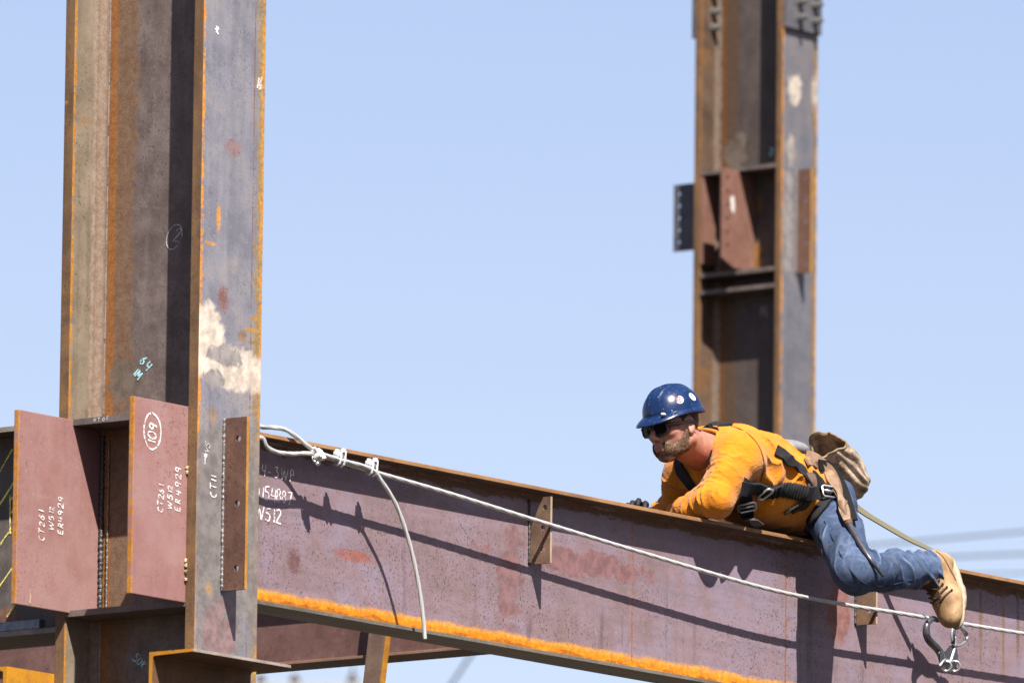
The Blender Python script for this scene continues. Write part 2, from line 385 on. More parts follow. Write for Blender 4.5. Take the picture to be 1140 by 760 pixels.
# ------------------------------------------------------------------ columns
XP, YP, ZP = V((1, 0, 0)), V((0, 1, 0)), V((0, 0, 1))
def build_column(ox, oy, z0, z1, oz, label, front):
    """wide-flange column: web in the Y-Z plane, flanges in X-Z planes at oy-d2 and oy+d2; oz = height of its connection"""
    root = thing('steel_column', label, 'steel column', (ox, oy, z0), 'upright steel columns')
    fm = flange_mat('steel_flange_face'+('' if front else '_far'), ox, front)
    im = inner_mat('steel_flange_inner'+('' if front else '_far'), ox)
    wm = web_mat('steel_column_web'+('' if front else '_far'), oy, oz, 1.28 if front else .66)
    for s in (-1, 1):
        bm = box((ox-BF, oy+s*d2 if s < 0 else oy+d2-TF, z0), (ox+BF, oy-d2+TF if s < 0 else oy+d2, z1), .003)
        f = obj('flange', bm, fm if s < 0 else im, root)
        f.data.materials.append(EDGE)
        for p in f.data.polygons:
            if abs(p.normal.x) > .6: p.material_index = 1
    # web with rolled fillets
    k = .030; t = .0125; yi = d2-TF-.0004; prof = []
    def fil(y, s, sx):  # fillet arc from the flange to the web
        return [(sx*(t+k-k*math.sin(a)), y-s*(k-k*math.cos(a))) for a in [PI/2*i/6 for i in range(7)]]
    left = [(x, y) for x, y in fil(yi, 1, -1)]; 
    prof = left + [(x, y) for x, y in reversed(fil(-yi, -1, -1))] + [(x, y) for x, y in fil(-yi, -1, 1)] + [(x, y) for x, y in reversed(fil(yi, 1, 1))]
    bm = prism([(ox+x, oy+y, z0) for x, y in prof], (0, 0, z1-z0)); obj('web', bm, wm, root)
    # stiffener plates between the flanges (both sides of the web), coped at the corners
    def stiff(zt, th, m=PLATE):
        for s in (-1, 1):
            c = .022
            pts = [(ox+s*.0135, oy-yi+.001+c*1.4), (ox+s*(.0135+c), oy-yi+.001), (ox+s*BF, oy-yi+.001), (ox+s*BF, oy+yi-.001), (ox+s*(.0135+c), oy+yi-.001), (ox+s*.0135, oy+yi-.001-c*1.4)]
            obj('stiffener_plate', prism([(x, y, zt-th) for x, y in pts], (0, 0, th)), m, root)
    def tab(s, zt, zb, wd=.095):
        y0 = oy+s*d2
        f = lambda a, b: V((ox-.026, y0+s*a, b))
        hs = [(.060, zt-.07, .0105), (.060, (zt+zb)/2, .0105), (.060, zb+.07, .0105)] if front else [(.06, zt-.05-i*(zt-zb-.1)/4, .010) for i in range(5)]
        hs = [(a+wd-.095, b, r) for a, b, r in hs]
        bm = plate_holes([(.0005, zb), (wd, zb), (wd, zt), (.0005, zt)], hs, f, (.012, 0, 0))
        o = obj('shear_tab', bm, TABM if s < 0 else PLATED, root)
        o.data.materials.append(TABE)
        for p in o.data.polygons:
            if abs(p.normal.y) > .9 and len(p.vertices) == 4 and p.area > .004: p.material_index = 1
        weld((ox-.029, y0+s*.004, zt), (ox-.029, y0+s*.004, zb), .0048, WELD, o, seed=int(zt*100)+s)
    if front:
        stiff(oz-.0073, .020); stiff(oz-.630, .020)
        for s, ya in ((1, .2297), (-1, -.2497)):
            g = obj('gusset_plate', box((ox-.432, oy+ya, oz-.638), (ox-.0135, oy+ya+.020, oz-.004 if s < 0 else oz-.008), .0025), GUSSET, root)
            tag(g, 'red primed plate with chalk marks sticking out of the column'+(', a circled 109 near its top' if s < 0 else ''))
            yf = oy+ya-.0002
            if s > 0:
                write('CT261', (-.298, yf, -.420), ZP, -XP, .027, g, adv=.86); write('W512', (-.250, yf, -.379), ZP, -XP, .024, g, adv=.84); write('ER4929', (-.204, yf, -.389), ZP, -XP, .026, g, adv=.84)
                obj('scratch_mark', stroke_bm([[(0, 0), (.03, -.012), (.055, -.03)]], V((-.365, yf, -.585)), ZP*-.8+XP*.6, XP, .006), plain('bare_scratch', (.7, .5, .35)), g)
            else:
                circle_mark((-.340, yf, -.107), .058, .043, ZP, -XP, g, w=.006)
                write('109', (-.322, yf, -.150), ZP, -XP, .040, g, w=.006, adv=.76)
                write('CT261', (-.280, yf, -.362), ZP, -XP, .026, g, adv=.78); write('W512', (-.236, yf, -.345), ZP, -XP, .023, g, adv=.86); write('ER4929', (-.194, yf, -.350), ZP, -XP, .026, g, adv=.95)
        weld((ox-.018, oy+.222, -.045), (ox-.018, oy+.222, -.61), .008, WELDD, root, seed=4)
        weld((ox-.018, oy+.195, -.06), (ox-.018, oy+.195, -.61), .003, WELD, root, seed=5)
        for zc in (-.20, -.215, -.50, -.515, -.535, -.56): weld((ox-.164, oy-.2525, zc), (ox-.164, oy-.2525, zc-.008), .005, plain('weld_spatter', (.8, .6, .35), .4, .6), root, 'weld_spot', seed=int(-zc*1000))
        tab(-1, -.030, -.589); tab(1, -.030, -.589)
        # shelf angles welded to both flanges
        for s in (-1, 1):
            a, b = ((-.386, .112) if s < 0 else (-.398, .112)); y0 = oy+s*d2; zt = oz-.825 if s < 0 else oz-.832
            L = [(0.0006, 0), (.18, 0), (.18, -.009), (.0216, -.0125), (.0156, -.018), (.0126, -.15), (0.0006, -.15)]
            bm = prism([(a, y0+s*y, zt+z) for y, z in L], (b-a, 0, 0))
            o = obj('shelf_angle', bm, SHELF, root); o.data.materials.append(SHELFE); o.data.materials.append(SHELFG)
            for p in o.data.polygons:
                if abs(p.normal.x) > .9: p.material_index = 1
                elif p.normal.y*s > .9 and p.center.z+wloc(root).z > zt-.0095: p.material_index = 2
            if s > 0:
                for p in o.data.polygons:
                    if p.normal.y < -.9: p.material_index = 1
        # writing on the column
        xw = ox-.0127
        circle_mark((xw, -.061, .584), .030, .042, -YP, ZP, root, CHALKG, .0035, -.5); write('2', (xw, -.052, .567), -YP, ZP+YP*-.3, .042, root, CHALKG, .004)
        write('IM', (xw, .105, .150), (-YP*.7-ZP*.7).normalized(), (ZP*.7-YP*.7).normalized(), .030, root, CYAN, .005); write('64', (xw, .078, .185), (-YP*.7-ZP*.7).normalized(), (ZP*.7-YP*.7).normalized(), .032, root, CYAN, .005, adv=.9)
        write('50K', (xw, .085, -.78), (-YP*.75-ZP*.65).normalized(), (ZP*.75-YP*.65).normalized(), .028, root, CYAN, .0035)
        write('UTOF', (ox-.1603, .142, -.0235), -YP, ZP, .013, root, CHALKG, .003, adv=1.4)
        yf = oy-d2-.0002
        write('^', (-.128, yf, -.178), XP, ZP, .024, root, CHALK, .004); write('W5', (-.108, yf, -.165), (XP*.3+ZP).normalized(), (ZP*.3-XP).normalized(), .026, root, CHALKG, .004)
        write('CTII', (-.062, yf, -.292), ZP, -XP, .028, root, CHALK, .0042, adv=.9)
        circle = [(-.055, .87)]
        obj('paint_speck', stroke_bm([[(0, 0), (.012, .02)], [(.01, -.005), (.0, .022)], [(-.006, .01), (.02, .012)]], V((-.098, yf, 1.22)), XP, ZP, .007), CHALK, root)
        obj('paint_speck', stroke_bm([[(0, 0), (.008, .035)], [(.008, -.005), (.016, .035)], [(.016, -.002), (.022, .04)]], V((.118, yf, 1.07)), XP, ZP, .004), CHALK, root)
    else:
        stiff(oz, .020); stiff(oz-.553, .022); stiff(oz-.645, .020)
        # single shear plate with a row of holes
        f = lambda a, b: V((ox+a, oy-.006, b))
        hs = [(-.255, oz-.07-i*.073, .0115) for i in range(6)]
        g = obj('shear_plate', plate_holes([(-.305, oz-.02), (-.0135, oz-.02), (-.0135, oz-.545), (-.20, oz-.545), (-.30, oz-.505)], hs, f, (0, .012, 0)), GUSSETB, root)
        obj('paint_patch', prism([(ox-.235, oy-.0085, oz-.17), (ox-.205, oy-.0085, oz-.16), (ox-.195, oy-.0085, oz-.215), (ox-.205, oy-.0085, oz-.26), (ox-.225, oy-.0085, oz-.24)], (0, .002, 0)), plain('cream_paint', CREAM, .8), g)
        obj('gusset_plate', box((ox-BF+.004, oy+.2297, oz-.50), (ox-.0445, oy+.2490, oz-.022), .002), GUSSETB, root)
        tab(-1, oz-.022, oz-.58); tab(1, oz-.028, oz-.39, .235)
        # bolted splice plates outside both flanges
        for s in (-1, 1):
            y0 = oy+s*d2+s*.0005; y1 = y0+s*.024
            pl = obj('splice_plate', box((ox-BF, min(y0, y1), 5.585), (ox+BF, max(y0, y1), 6.9), .003), PLATED, root)
            for r in range(14):
                for cx in (-.048, .088) if s < 0 else (-.062, .062):
                    z = 5.650+r*.0875; bm = bmesh.new()
                    ya = y1 if s < 0 else oy+d2-TF
                    add_cyl(bm, (ox+cx, ya, z), (ox+cx, ya-.006, z), .026, 18); add_cyl(bm, (ox+cx, ya-.006, z), (ox+cx, ya-.034, z), .021, 6); add_cyl(bm, (ox+cx, ya-.034, z), (ox+cx, ya-.058, z), .011, 10)
                    obj('bolt', bm, BOLTM, pl)
        xw = ox-.0127
        write('2', (xw, oy-.10, oz+.08), -YP, ZP, .04, root, CYAN, .006); write('M', (xw, oy-.05, oz-.80), -YP, ZP, .07, root, CHALKG, .004)
        circle_mark((ox+.005-.19, oy-d2-.0005, 3.96), .012, .02, XP, ZP, root, CHALK, .012) if False else None
    return root
colF = build_column(0, 0, -7.0, 3.2, 0.0, 'big near steel column on the left with red chalk marked plates and a cream scraped patch', True)
colB = build_column(20.212, 12.498, -7.0, 7.6, 4.856, 'blurred far steel column rising behind the worker, with bolted splice plates at its top', False)

# ------------------------------------------------------------------ beams
def ibeam(name, label, p0, L, ax, depth, hb, tf, tw, zt, mats, group='horizontal steel beams'):
    """I-beam from p0 (x,y) of length L along axis 'x' or 'y'"""
    root = thing(name, label, 'steel beam', (p0[0], p0[1], zt-depth), group)
    def bb(a0, a1, b0, b1, z0, z1):
        if ax == 'x': return box((p0[0]+a0, p0[1]+b0, z0), (p0[0]+a1, p0[1]+b1, z1), .0015)
        return box((p0[0]+b0, p0[1]+a0, z0), (p0[0]+b1, p0[1]+a1, z1), .0015)
    for nm, z0, z1 in (('top_flange', zt-tf, zt), ('bottom_flange', zt-depth, zt-depth+tf)):
        f = obj(nm, bb(0, L, -hb, hb, z0, z1), mats[1], root); f.data.materials.append(mats[2])
        for p in f.data.polygons:
            if abs(p.normal.z) < .5: p.material_index = 1
    k = .014; t = tw/2; z0, z1 = zt-depth+tf+.0003, zt-tf-.0003
    ar = [PI/2*i/5 for i in range(6)]
    pr = [(-(t+k-k*math.sin(a)), z1-(k-k*math.cos(a))) for a in ar] + [(-(t+k-k*math.sin(a)), z0+(k-k*math.cos(a))) for a in reversed(ar)]
    pr += [(-b, z) for b, z in reversed(pr)]
    if ax == 'x': bm = prism([(p0[0], p0[1]+b, z) for b, z in pr], (L, 0, 0))
    else: bm = prism([(p0[0]+b, p0[1], z) for b, z in pr], (0, L, 0))
    obj('web', bm, mats[0], root)
    return root
MAUVE = steel('steel_beam_web', (.33, .225, .22), (.38, .262, .292), (.39, .305, .385), .25, .655, (.44, .22, .17), vdir=0, drip=.8, cloud=.35, spk=.575, rough=.55, big=1.7, bump=.14,
    bands=[(2, -.534, .044, (1.15, .56, .06), .17), (2, -.540, .034, (1.15, .42, .006), .10), (2, -.548, .021, (.62, .22, .02), .75), (2, -.028, .022, (.22, .10, .035), .6), (0, 2.545, .006, (.5, .22, .1), .4), (0, 3.43, .005, (.45, .2, .08), .5)],
    blobs=[((4.60, 0, -.17), (.012, None, .17), (.33, .20, .13), .25), ((4.74, 0, -.20), (.010, None, .20), (.40, .22, .12), .25), ((4.83, 0, -.15), (.012, None, .16), (.30, .18, .13), .25),
           ((1.86, 0, -.30), (.09, None, .20), (.40, .21, .21), .3), ((1.02, 0, -.335), (.11, None, .022), (.52, .17, .12), .25), ((.70, 0, -.39), (.035, None, .05), (.27, .13, .13), .25),
           ((2.2, 0, -.22), (.5, None, .05), (.40, .20, .20), .5), ((1.97, 0, -.46), (.02, None, .06), (.33, .21, .23), .1), ((3.74, 0, -.22), (.08, None, .13), (.47, .21, .19), .2)])
BFL = steel('steel_beam_flange', (.14, .095, .07), (.20, .14, .10), (.26, .18, .12), .4, .57, (.34, .14, .04), vdir=0, rough=.6)
BED = steel('steel_beam_edge', (.36, .19, .10), (.50, .25, .10), (.56, .31, .15), .5, .60, (.5, .19, .03), vdir=0, rough=.6)
ZD = .5643
beam = ibeam('steel_beam', 'long mauve steel beam under the worker, with an orange rust band along its foot', (.163, 0), 8.0, 'x', ZD, .076, .013, .011, 0.0, (MAUVE, BFL, BED))
LOWD = steel('steel_beam_lower_lip', (.17, .15, .12), (.24, .215, .175), (.30, .25, .19), .5, .60, (.34, .14, .03), vdir=0, rough=.5)
LOWE = steel('steel_beam_lower_edge', (.30, .26, .22), (.40, .35, .30), (.46, .36, .26), .5, .62, (.40, .17, .04), vdir=0, rough=.5, bands=[(1, -.0715, .005, (.22, .09, .02), .1)])
for ch in beam.children:
    if ch.name.startswith('bottom_flange'): ch.data.materials[0] = LOWE; ch.data.materials[1] = LOWD
CLIPB = steel('steel_clip_plate', (.16, .095, .065), (.25, .15, .10), (.35, .23, .155), .3, .60, RUST, rough=.65)
CLIPE = steel('steel_clip_edge', (.52, .38, .27), (.62, .46, .32), (.68, .5, .36), .2, .7, RUST, rough=.6)
for X in (1.964, 3.84):
    f = lambda a, b: V((X, -.0058-a, b))
    o = obj('clip_plate', plate_holes([(.0, -.255), (.089, -.255), (.089, -.030), (.055, -.030), (.006, -.132), (.0, -.132)], [(.066, -.066, .0095), (.058, -.135, .0095), (.058, -.208, .0095)], f, (.010, 0, 0)), CLIPB, beam)
    o.data.materials.append(CLIPE)
    for p in o.data.polygons:
        if abs(p.normal.y) > .9 and p.area > .0015: p.material_index = 1
    weld((X-.003, -.009, -.035), (X-.003, -.009, -.252), .0042, WELDD, o, seed=int(X*10))
yw = -.0057
write('4-3WP', (.520, yw, -.126), XP, ZP, .040, beam, CHALK, .0042, adv=.86)
write('0154887', (.488, yw, -.204), XP, ZP, .042, beam, CHALK, .0042, adv=.74)
write('W512', (.495, yw, -.273), XP, ZP, .044, beam, CHALK, .0058, adv=.78)

LBW = steel('steel_left_beam_web', (.13, .11, .10), (.19, .155, .14), (.24, .20, .18), .3, .62, (.3, .14, .07), rough=.6, blobs=[((0, .62, -.62), (None, .10, .05), (.36, .17, .11), .4)])
lbeam = ibeam('steel_beam', 'short end of a deep steel beam framing into the left side of the near column, with yellow marks', (0, .305), 6.0, 'y', .69, .12, .018, .014, 0.0, (LBW, BFL, LOWE))
ym = []
xw = -.0075
for a, b in (((0, 525), (14, 500)), ((0, 561), (18, 533)), ((0, 606), (10, 592)), ((0, 652), (18, 626)), ((8, 687), (18, 671))):
    p, q = onx(*a, xw), onx(*b, xw); e = p+(p-q)*(.4 if a[0] == 0 else 0); ym.append([(-e.y, e.z), (-q.y, q.z)])
pst = [onx(x, y, xw) for x, y in ((11.5, 594), (11.5, 551))]; ym.append([(-p.y, p.z) for p in pst])
pst = [onx(x, y, xw) for x, y in ((11.5, 556), (16, 553), (19, 557), (18, 565), (12, 571))]; ym.append([(-p.y, p.z) for p in pst])
obj('yellow_marks', stroke_bm(ym, V((xw, 0, 0)), -YP, ZP, .007), YELLOW, lbeam)
obj('backing_bar', box((-.115, .395, -.672+.0005), (-.085, 1.6, -.640), .003), plain('blue_grey_bar', (.30, .34, .42), .4, .5, .3, .4, 40), lbeam)

SBW = steel('steel_joist_web', (.18, .09, .075), (.235, .12, .105), (.28, .15, .135), .15, .68, (.3, .15, .1), vdir=1, rough=.6, bump=.12)
SBE = steel('steel_joist_edge', (.27, .15, .10), (.36, .2, .13), (.42, .26, .18), .4, .62, (.4, .18, .08), vdir=1, rough=.6)
sbeam = ibeam('steel_beam', 'dark red brown cross beam running low behind the near column, under the long mauve beam', (3.15, .0075), 7.5, 'y', .342, .080, .010, .010, -.003, (SBW, BFL, SBE))
# leaning brace beside it
PO1 = steel('steel_brace_face', (.17, .10, .075), (.24, .15, .11), (.29, .19, .14), .4, .64, RUST, rough=.6)
XB = 3.03
l0, l1, r0, r1 = onx(411, 700, XB), onx(404, 760, XB), onx(428, 700, XB), onx(423, 760, XB)
dl = (l1-l0)/(l1.z-l0.z); dr = (r1-r0)/(r1.z-r0.z)
zt, zb = l0.z+.28, -7.0
brace = thing('steel_brace', 'leaning brown steel angle brace with an orange edge standing before the low cross beam', 'brace', tuple(l0+dl*(zb-l0.z)))
L_, R_ = lambda z: l0+dl*(z-l0.z), lambda z: l0+dl*(z-l0.z)+(r0-l0)
A_, B_ = L_(zt), R_(zt); dv = L_(zb)-L_(zt)
obj('face_leg', prism([A_, B_, B_+V((.010, 0, 0)), A_+V((.010, 0, 0))], dv), PO1, brace)
obj('side_leg', prism([B_+V((.0104, 0, 0)), B_+V((.0104, .010, 0)), B_+V((.040, .010, 0)), B_+V((.040, 0, 0))], dv), steel('steel_brace_edge', (.35, .15, .04), (.6, .26, .03), (.8, .38, .03), .5, .6, RUST, rough=.7), brace)

# ------------------------------------------------------------------ wire rope lifeline
rope = thing('wire_rope', 'pale wire rope stretched along the mauve beam, clamped in an eye at one end', 'wire rope', tuple(on(352, 505, -.1)))
def rope_bm(ctrl, r, n=14):
    """seven-wire look: lobed section that twists along the length"""
    pts = spline(ctrl, n); bm = bmesh.new(); T = frame_along(pts); N = V((0, 0, 1)); rings = []; s = 0; m = 18
    for i, p in enumerate(pts):
        if i: s += (p-pts[i-1]).length
        N = (N-T[i]*N.dot(T[i])).normalized(); B = T[i].cross(N)
        rings.append([bm.verts.new(p+(N*math.cos(2*PI*k/m)+B*math.sin(2*PI*k/m))*r*.88*(1+.13*math.cos(6*(2*PI*k/m)-s*95))) for k in range(m)])
    for A, Bq in zip(rings, rings[1:]):
        for k in range(m): bm.faces.new((A[k], A[(k+1) % m], Bq[(k+1) % m], Bq[k]))
    bm.faces.new(rings[0][::-1]); bm.faces.new(rings[-1]); return bm
RY = -.1
main = [on(346, 502.5, RY), on(362, 508, RY), on(378, 513.5, RY), on(413, 524, RY), on(500, 549, RY), on(600, 580, RY), on(720, 616.5, RY), on(850, 654, RY), on(940, 672.5, RY), on(1000, 682, RY), on(1060, 692, RY), on(1140, 705, RY), on(1300, 730, RY), on(1500, 765, RY)]
obj('rope_strand', rope_bm(main, .0078, 60), GALV, rope, True)
tail = [on(352, 503, RY-.014), on(378, 511.5, RY-.014), on(412, 521.5, RY-.014), on(426, 537, RY-.02), on(442, 564, RY-.028), on(456, 605, RY-.034), on(466, 650, RY-.036), on(471.5, 690, RY-.036), on(473, 711, RY-.036)]
obj('rope_tail', rope_bm(tail, .0074, 30), GALV, rope, True)
loop = [on(350, 502, RY), on(343, 496.5, RY), on(332, 487.5, RY+.01), on(318, 479, RY+.02)+V((0, 0, .002)), on(304, 477, -.06)+V((0, 0, .004)), on(292, 482, -.01)+V((0, 0, .02)), on(280, 478, .03)+V((0, 0, .02)),
        on(276, 484, -.03)+V((0, 0, .008)), on(284, 486, -.09), on(292.5, 488, RY), on(297, 497, RY), on(308, 503, RY), on(325, 505, RY), on(340, 504.5, RY), on(352, 505.5, RY)]
obj('rope_eye', rope_bm(loop, .0078, 18), GALV, rope, True)
for i, (x, y) in enumerate(((352, 504), (378, 512.5), (413.5, 523))):
    c = on(x, y, RY-.006); t = (on(x+10, y+3.1, RY-.006)-c).normalized(); up = (V((0, 0, 1))-t*t.z).normalized(); out = t.cross(up)
    if i == 0: up, out = (up*-.8+out*.6).normalized(), (out*.8+up*.6).normalized()
    bm = bmesh.new()
    add_box(bm, (-.017, -.013, .010), (.017, .013, .027), .006, Matrix.Translation(c) @ Matrix((t, out, up)).transposed().to_4x4())
    sad = obj('rope_clip', bm, CLIPM, rope, True)
    bm = bmesh.new()
    for s in (-1, 1):
        o = c+t*.011*s
        add_tube(bm, [o+out*.014+up*.034, o+out*.014+up*.0, o+out*.010-up*.012, o-up*.017, o-out*.010-up*.012, o-out*.014, o-out*.014+up*.030], .0042, 8)
    add_tube(bm, [c+out*.013+up*.026, c+out*.013+up*.039], .0085, 6); add_tube(bm, [c-out*.013+up*.026, c-out*.013+up*.039], .0085, 6)
    obj('u_bolt', bm, CLIPM, sad)

# ------------------------------------------------------------------ signed distance modelling (numpy) for body, clothes, bags
class Grid:
    def __init__(s, lo, hi, h):
        s.lo = np.array(lo, float); s.h = h; s.n = np.ceil((np.array(hi)-s.lo)/h).astype(int)+1
        s.a = np.full(s.n, 1.0, np.float32)
    def sub(s, lo, hi):
        i0 = np.clip(np.floor((np.array(lo)-s.lo)/s.h).astype(int), 0, s.n-1); i1 = np.clip(np.ceil((np.array(hi)-s.lo)/s.h).astype(int)+1, 1, s.n)
        sl = tuple(slice(a, b) for a, b in zip(i0, i1))
        ax = [(s.lo[i]+s.h*np.arange(i0[i], i1[i])).astype(np.float32) for i in range(3)]
        return sl, np.stack(np.meshgrid(*ax, indexing='ij'), -1)
    def add(s, fn, lo, hi, k=.012, op='u'):
        mg = k+.02; sl, P = s.sub(np.array(lo)-mg, np.array(hi)+mg)
        if P.size == 0: return
        b = fn(P).astype(np.float32); a = s.a[sl]
        if op == 'u':
            t = np.clip(.5+.5*(b-a)/k, 0, 1); s.a[sl] = b*(1-t)+a*t-k*t*(1-t)
        else:   # carve b out of a
            b = -b; t = np.clip(.5-.5*(b-a)/k, 0, 1); s.a[sl] = b*(1-t)+a*t+k*t*(1-t)
    def cap(s, a, b, r1, r2, k=.012, op='u'):
        a, b = np.array(a, float), np.array(b, float); R = max(r1, r2)
        s.add(lambda P: capsule(P, a, b, r1, r2), np.minimum(a, b)-R, np.maximum(a, b)+R, k, op)
    def ell(s, a, b, r1, r2, side, k=.02, op='u'):
        """elliptic capsule: r1/r2 = (radius along side, radius across) at a and b"""
        a, b, side = np.array(a, float), np.array(b, float), np.array(side, float); R = max(*r1, *r2)
        s.add(lambda P: ellcap(P, a, b, r1, r2, side), np.minimum(a, b)-R, np.maximum(a, b)+R, k, op)
    def ball(s, c, r, R3=None, k=.012, op='u'):
        """ellipsoid with radii r in the frame R3 (rows = axes)"""
        c, r = np.array(c, float), np.array(r, float); A = np.eye(3) if R3 is None else R3
        def fn(P):
            q = ((P-c) @ A.T.astype(np.float32))/r; l = np.linalg.norm(q, axis=-1); l2 = np.linalg.norm(q/r, axis=-1)+1e-9
            return l*(l-1)/l2
        s.add(fn, c-r.max(), c+r.max(), k, op)
    def mesh(s, name, smooth=2):
        a = s.a; ins = a < 0
        m = np.zeros(np.array(a.shape)-1, np.int8)
        for i in (0, 1):
            for j in (0, 1):
                for k in (0, 1): m += ins[i:a.shape[0]-1+i, j:a.shape[1]-1+j, k:a.shape[2]-1+k]
        idx = np.argwhere((m > 0) & (m < 8)); n = len(idx)
        cs = np.array([(i, j, k) for i in (0, 1) for j in (0, 1) for k in (0, 1)])
        val = np.stack([a[tuple((idx+c).T)] for c in cs], 1)
        acc = np.zeros((n, 3)); cnt = np.zeros(n)
        for p in range(8):
            for q in range(p+1, 8):
                if np.abs(cs[p]-cs[q]).sum() != 1: continue
                va, vb = val[:, p], val[:, q]; cr = (va < 0) != (vb < 0); t = np.where(cr, va/np.where(cr, va-vb, 1), 0)
                acc += np.where(cr[:, None], cs[p]+t[:, None]*(cs[q]-cs[p]), 0); cnt += cr
        vert = s.lo+s.h*(idx+acc/cnt[:, None])
        ids = np.full(m.shape, -1, np.int32); ids[tuple(idx.T)] = np.arange(n); quads = []
        for ax in range(3):
            u, v = (ax+1) % 3, (ax+2) % 3
            A = [slice(None)]*3; B = [slice(None)]*3; A[ax] = slice(0, -1); B[ax] = slice(1, None)
            e = np.argwhere(ins[tuple(A)] != ins[tuple(B)])
            e = e[(e[:, u] > 0) & (e[:, v] > 0) & (e[:, u] < a.shape[u]-1) & (e[:, v] < a.shape[v]-1)]
            f = ins[tuple(e.T)]; du = np.zeros(3, int); du[u] = 1; dv = np.zeros(3, int); dv[v] = 1
            q = np.stack([ids[tuple((e-du-dv).T)], ids[tuple((e-dv).T)], ids[tuple(e.T)], ids[tuple((e-du).T)]], 1)
            q[~f] = q[~f][:, ::-1]; quads.append(q)
        Q = np.concatenate(quads); Q = Q[(Q >= 0).all(1)]
        for _ in range(smooth):     # gentle relaxation takes the grid steps out
            S = np.zeros_like(vert); N = np.zeros(n)
            for i in range(4):
                np.add.at(S, Q[:, i], vert[Q[:, (i+1) % 4]]); np.add.at(N, Q[:, i], 1); np.add.at(S, Q[:, i], vert[Q[:, i-1]]); np.add.at(N, Q[:, i], 1)
            vert = vert*.45+.55*S/np.maximum(N, 1)[:, None]
        me = bpy.data.meshes.new(name); me.vertices.add(n); me.vertices.foreach_set('co', vert.astype(np.float32).ravel())
        me.loops.add(Q.size); me.loops.foreach_set('vertex_index', Q.astype(np.int32).ravel())
        me.polygons.add(len(Q)); me.polygons.foreach_set('loop_start', np.arange(0, Q.size, 4, dtype=np.int32))
        me.update(calc_edges=True); me.validate(); me.shade_smooth(); return me
def capsule(P, a, b, r1, r2):
    a = a.astype(np.float32); ba = (b-a).astype(np.float32); t = np.clip(((P-a) @ ba)/max(1e-9, float(ba @ ba)), 0, 1)
    return np.linalg.norm(P-a-t[..., None]*ba, axis=-1)-(r1+(r2-r1)*t)
def ellcap(P, a, b, r1, r2, side):
    w = b-a; L = np.linalg.norm(w); w = w/L; sd = side-w*(side @ w); sd /= np.linalg.norm(sd); nn = np.cross(w, sd)
    q = P-a.astype(np.float32); x = q @ w.astype(np.float32); y = q @ sd.astype(np.float32); z = q @ nn.astype(np.float32)
    t = np.clip(x/L, 0, 1); e = x-t*L
    ry = r1[0]+(r2[0]-r1[0])*t; rz = r1[1]+(r2[1]-r1[1])*t
    q3 = np.sqrt((y/ry)**2+(z/rz)**2+(e/np.minimum(ry, rz))**2)
    return (q3-1)*np.minimum(ry, rz)
def wob(P, f, ph=0.0):
    """cheap smooth 3-D noise in -1..1"""
    x, y, z = P[..., 0]*f, P[..., 1]*f, P[..., 2]*f
    return (np.sin(x*1.0+1.7*np.sin(y*.9+ph)+ph)+np.sin(y*1.13+1.5*np.sin(z*1.07+ph*2)+2+ph)+np.sin(z*.97+1.6*np.sin(x*1.1+ph)+4))/3
def creases(P, a, b, freq, amp, c0, wid, ph=0.0, tw=1.2, face=None):
    """sharp cloth creases across the limb a-b round fraction c0; face = the side they gather on"""
    a, b = np.array(a, np.float32), np.array(b, np.float32); w = b-a; L = np.linalg.norm(w); w = w/L
    q = P-a; t = q @ w; side = np.cross(w, [0.3, .2, 1]); side /= np.linalg.norm(side); n2 = np.cross(w, side)
    u, v = q @ side.astype(np.float32), q @ n2.astype(np.float32); ang = np.arctan2(v, u)
    env = np.exp(-((t/L-c0)/wid)**2)*np.clip(.35+.95*wob(P, 24, ph+1), 0, 1.1)
    if face is not None:
        f = np.array(face, float); f = f-w*(f @ w); f /= np.linalg.norm(f)
        env = env*np.clip(.35+.75*(u*(side @ f)+v*(n2 @ f))/np.sqrt(u*u+v*v+1e-8), .06, 1)
    F = freq/6.283
    n = vnoise(np.stack([t*F+tw*.35*np.sin(ang+ph)+ph*5, u*6+ph*3.1, v*6+ph*1.7], -1))
    n2_ = vnoise(np.stack([t*F*2.1+tw*.5*np.sin(ang+ph+1)+ph*9, u*15+ph*2.1, v*15+ph*4.7], -1))
    r1, r2 = 1-np.abs(2*n-1), 1-np.abs(2*n2_-1)
    return -amp*env*(1.7*r1**3+.5*r2**3-.75)
_T = rng.random((48, 48, 48)).astype(np.float32)
def vnoise(Q):
    """smooth lattice noise 0..1, stretched to use the whole range"""
    i = np.floor(Q).astype(np.int32); f = (Q-i).astype(np.float32); f = f*f*(3-2*f); i %= 47
    x, y, z = i[..., 0], i[..., 1], i[..., 2]; fx, fy, fz = f[..., 0], f[..., 1], f[..., 2]
    def L(a, b, t): return a+(b-a)*t
    c = L(L(L(_T[x, y, z], _T[x+1, y, z], fx), L(_T[x, y+1, z], _T[x+1, y+1, z], fx), fy), L(L(_T[x, y, z+1], _T[x+1, y, z+1], fx), L(_T[x, y+1, z+1], _T[x+1, y+1, z+1], fx), fy), fz)
    return np.clip((c-.5)*1.35+.5, 0, 1)
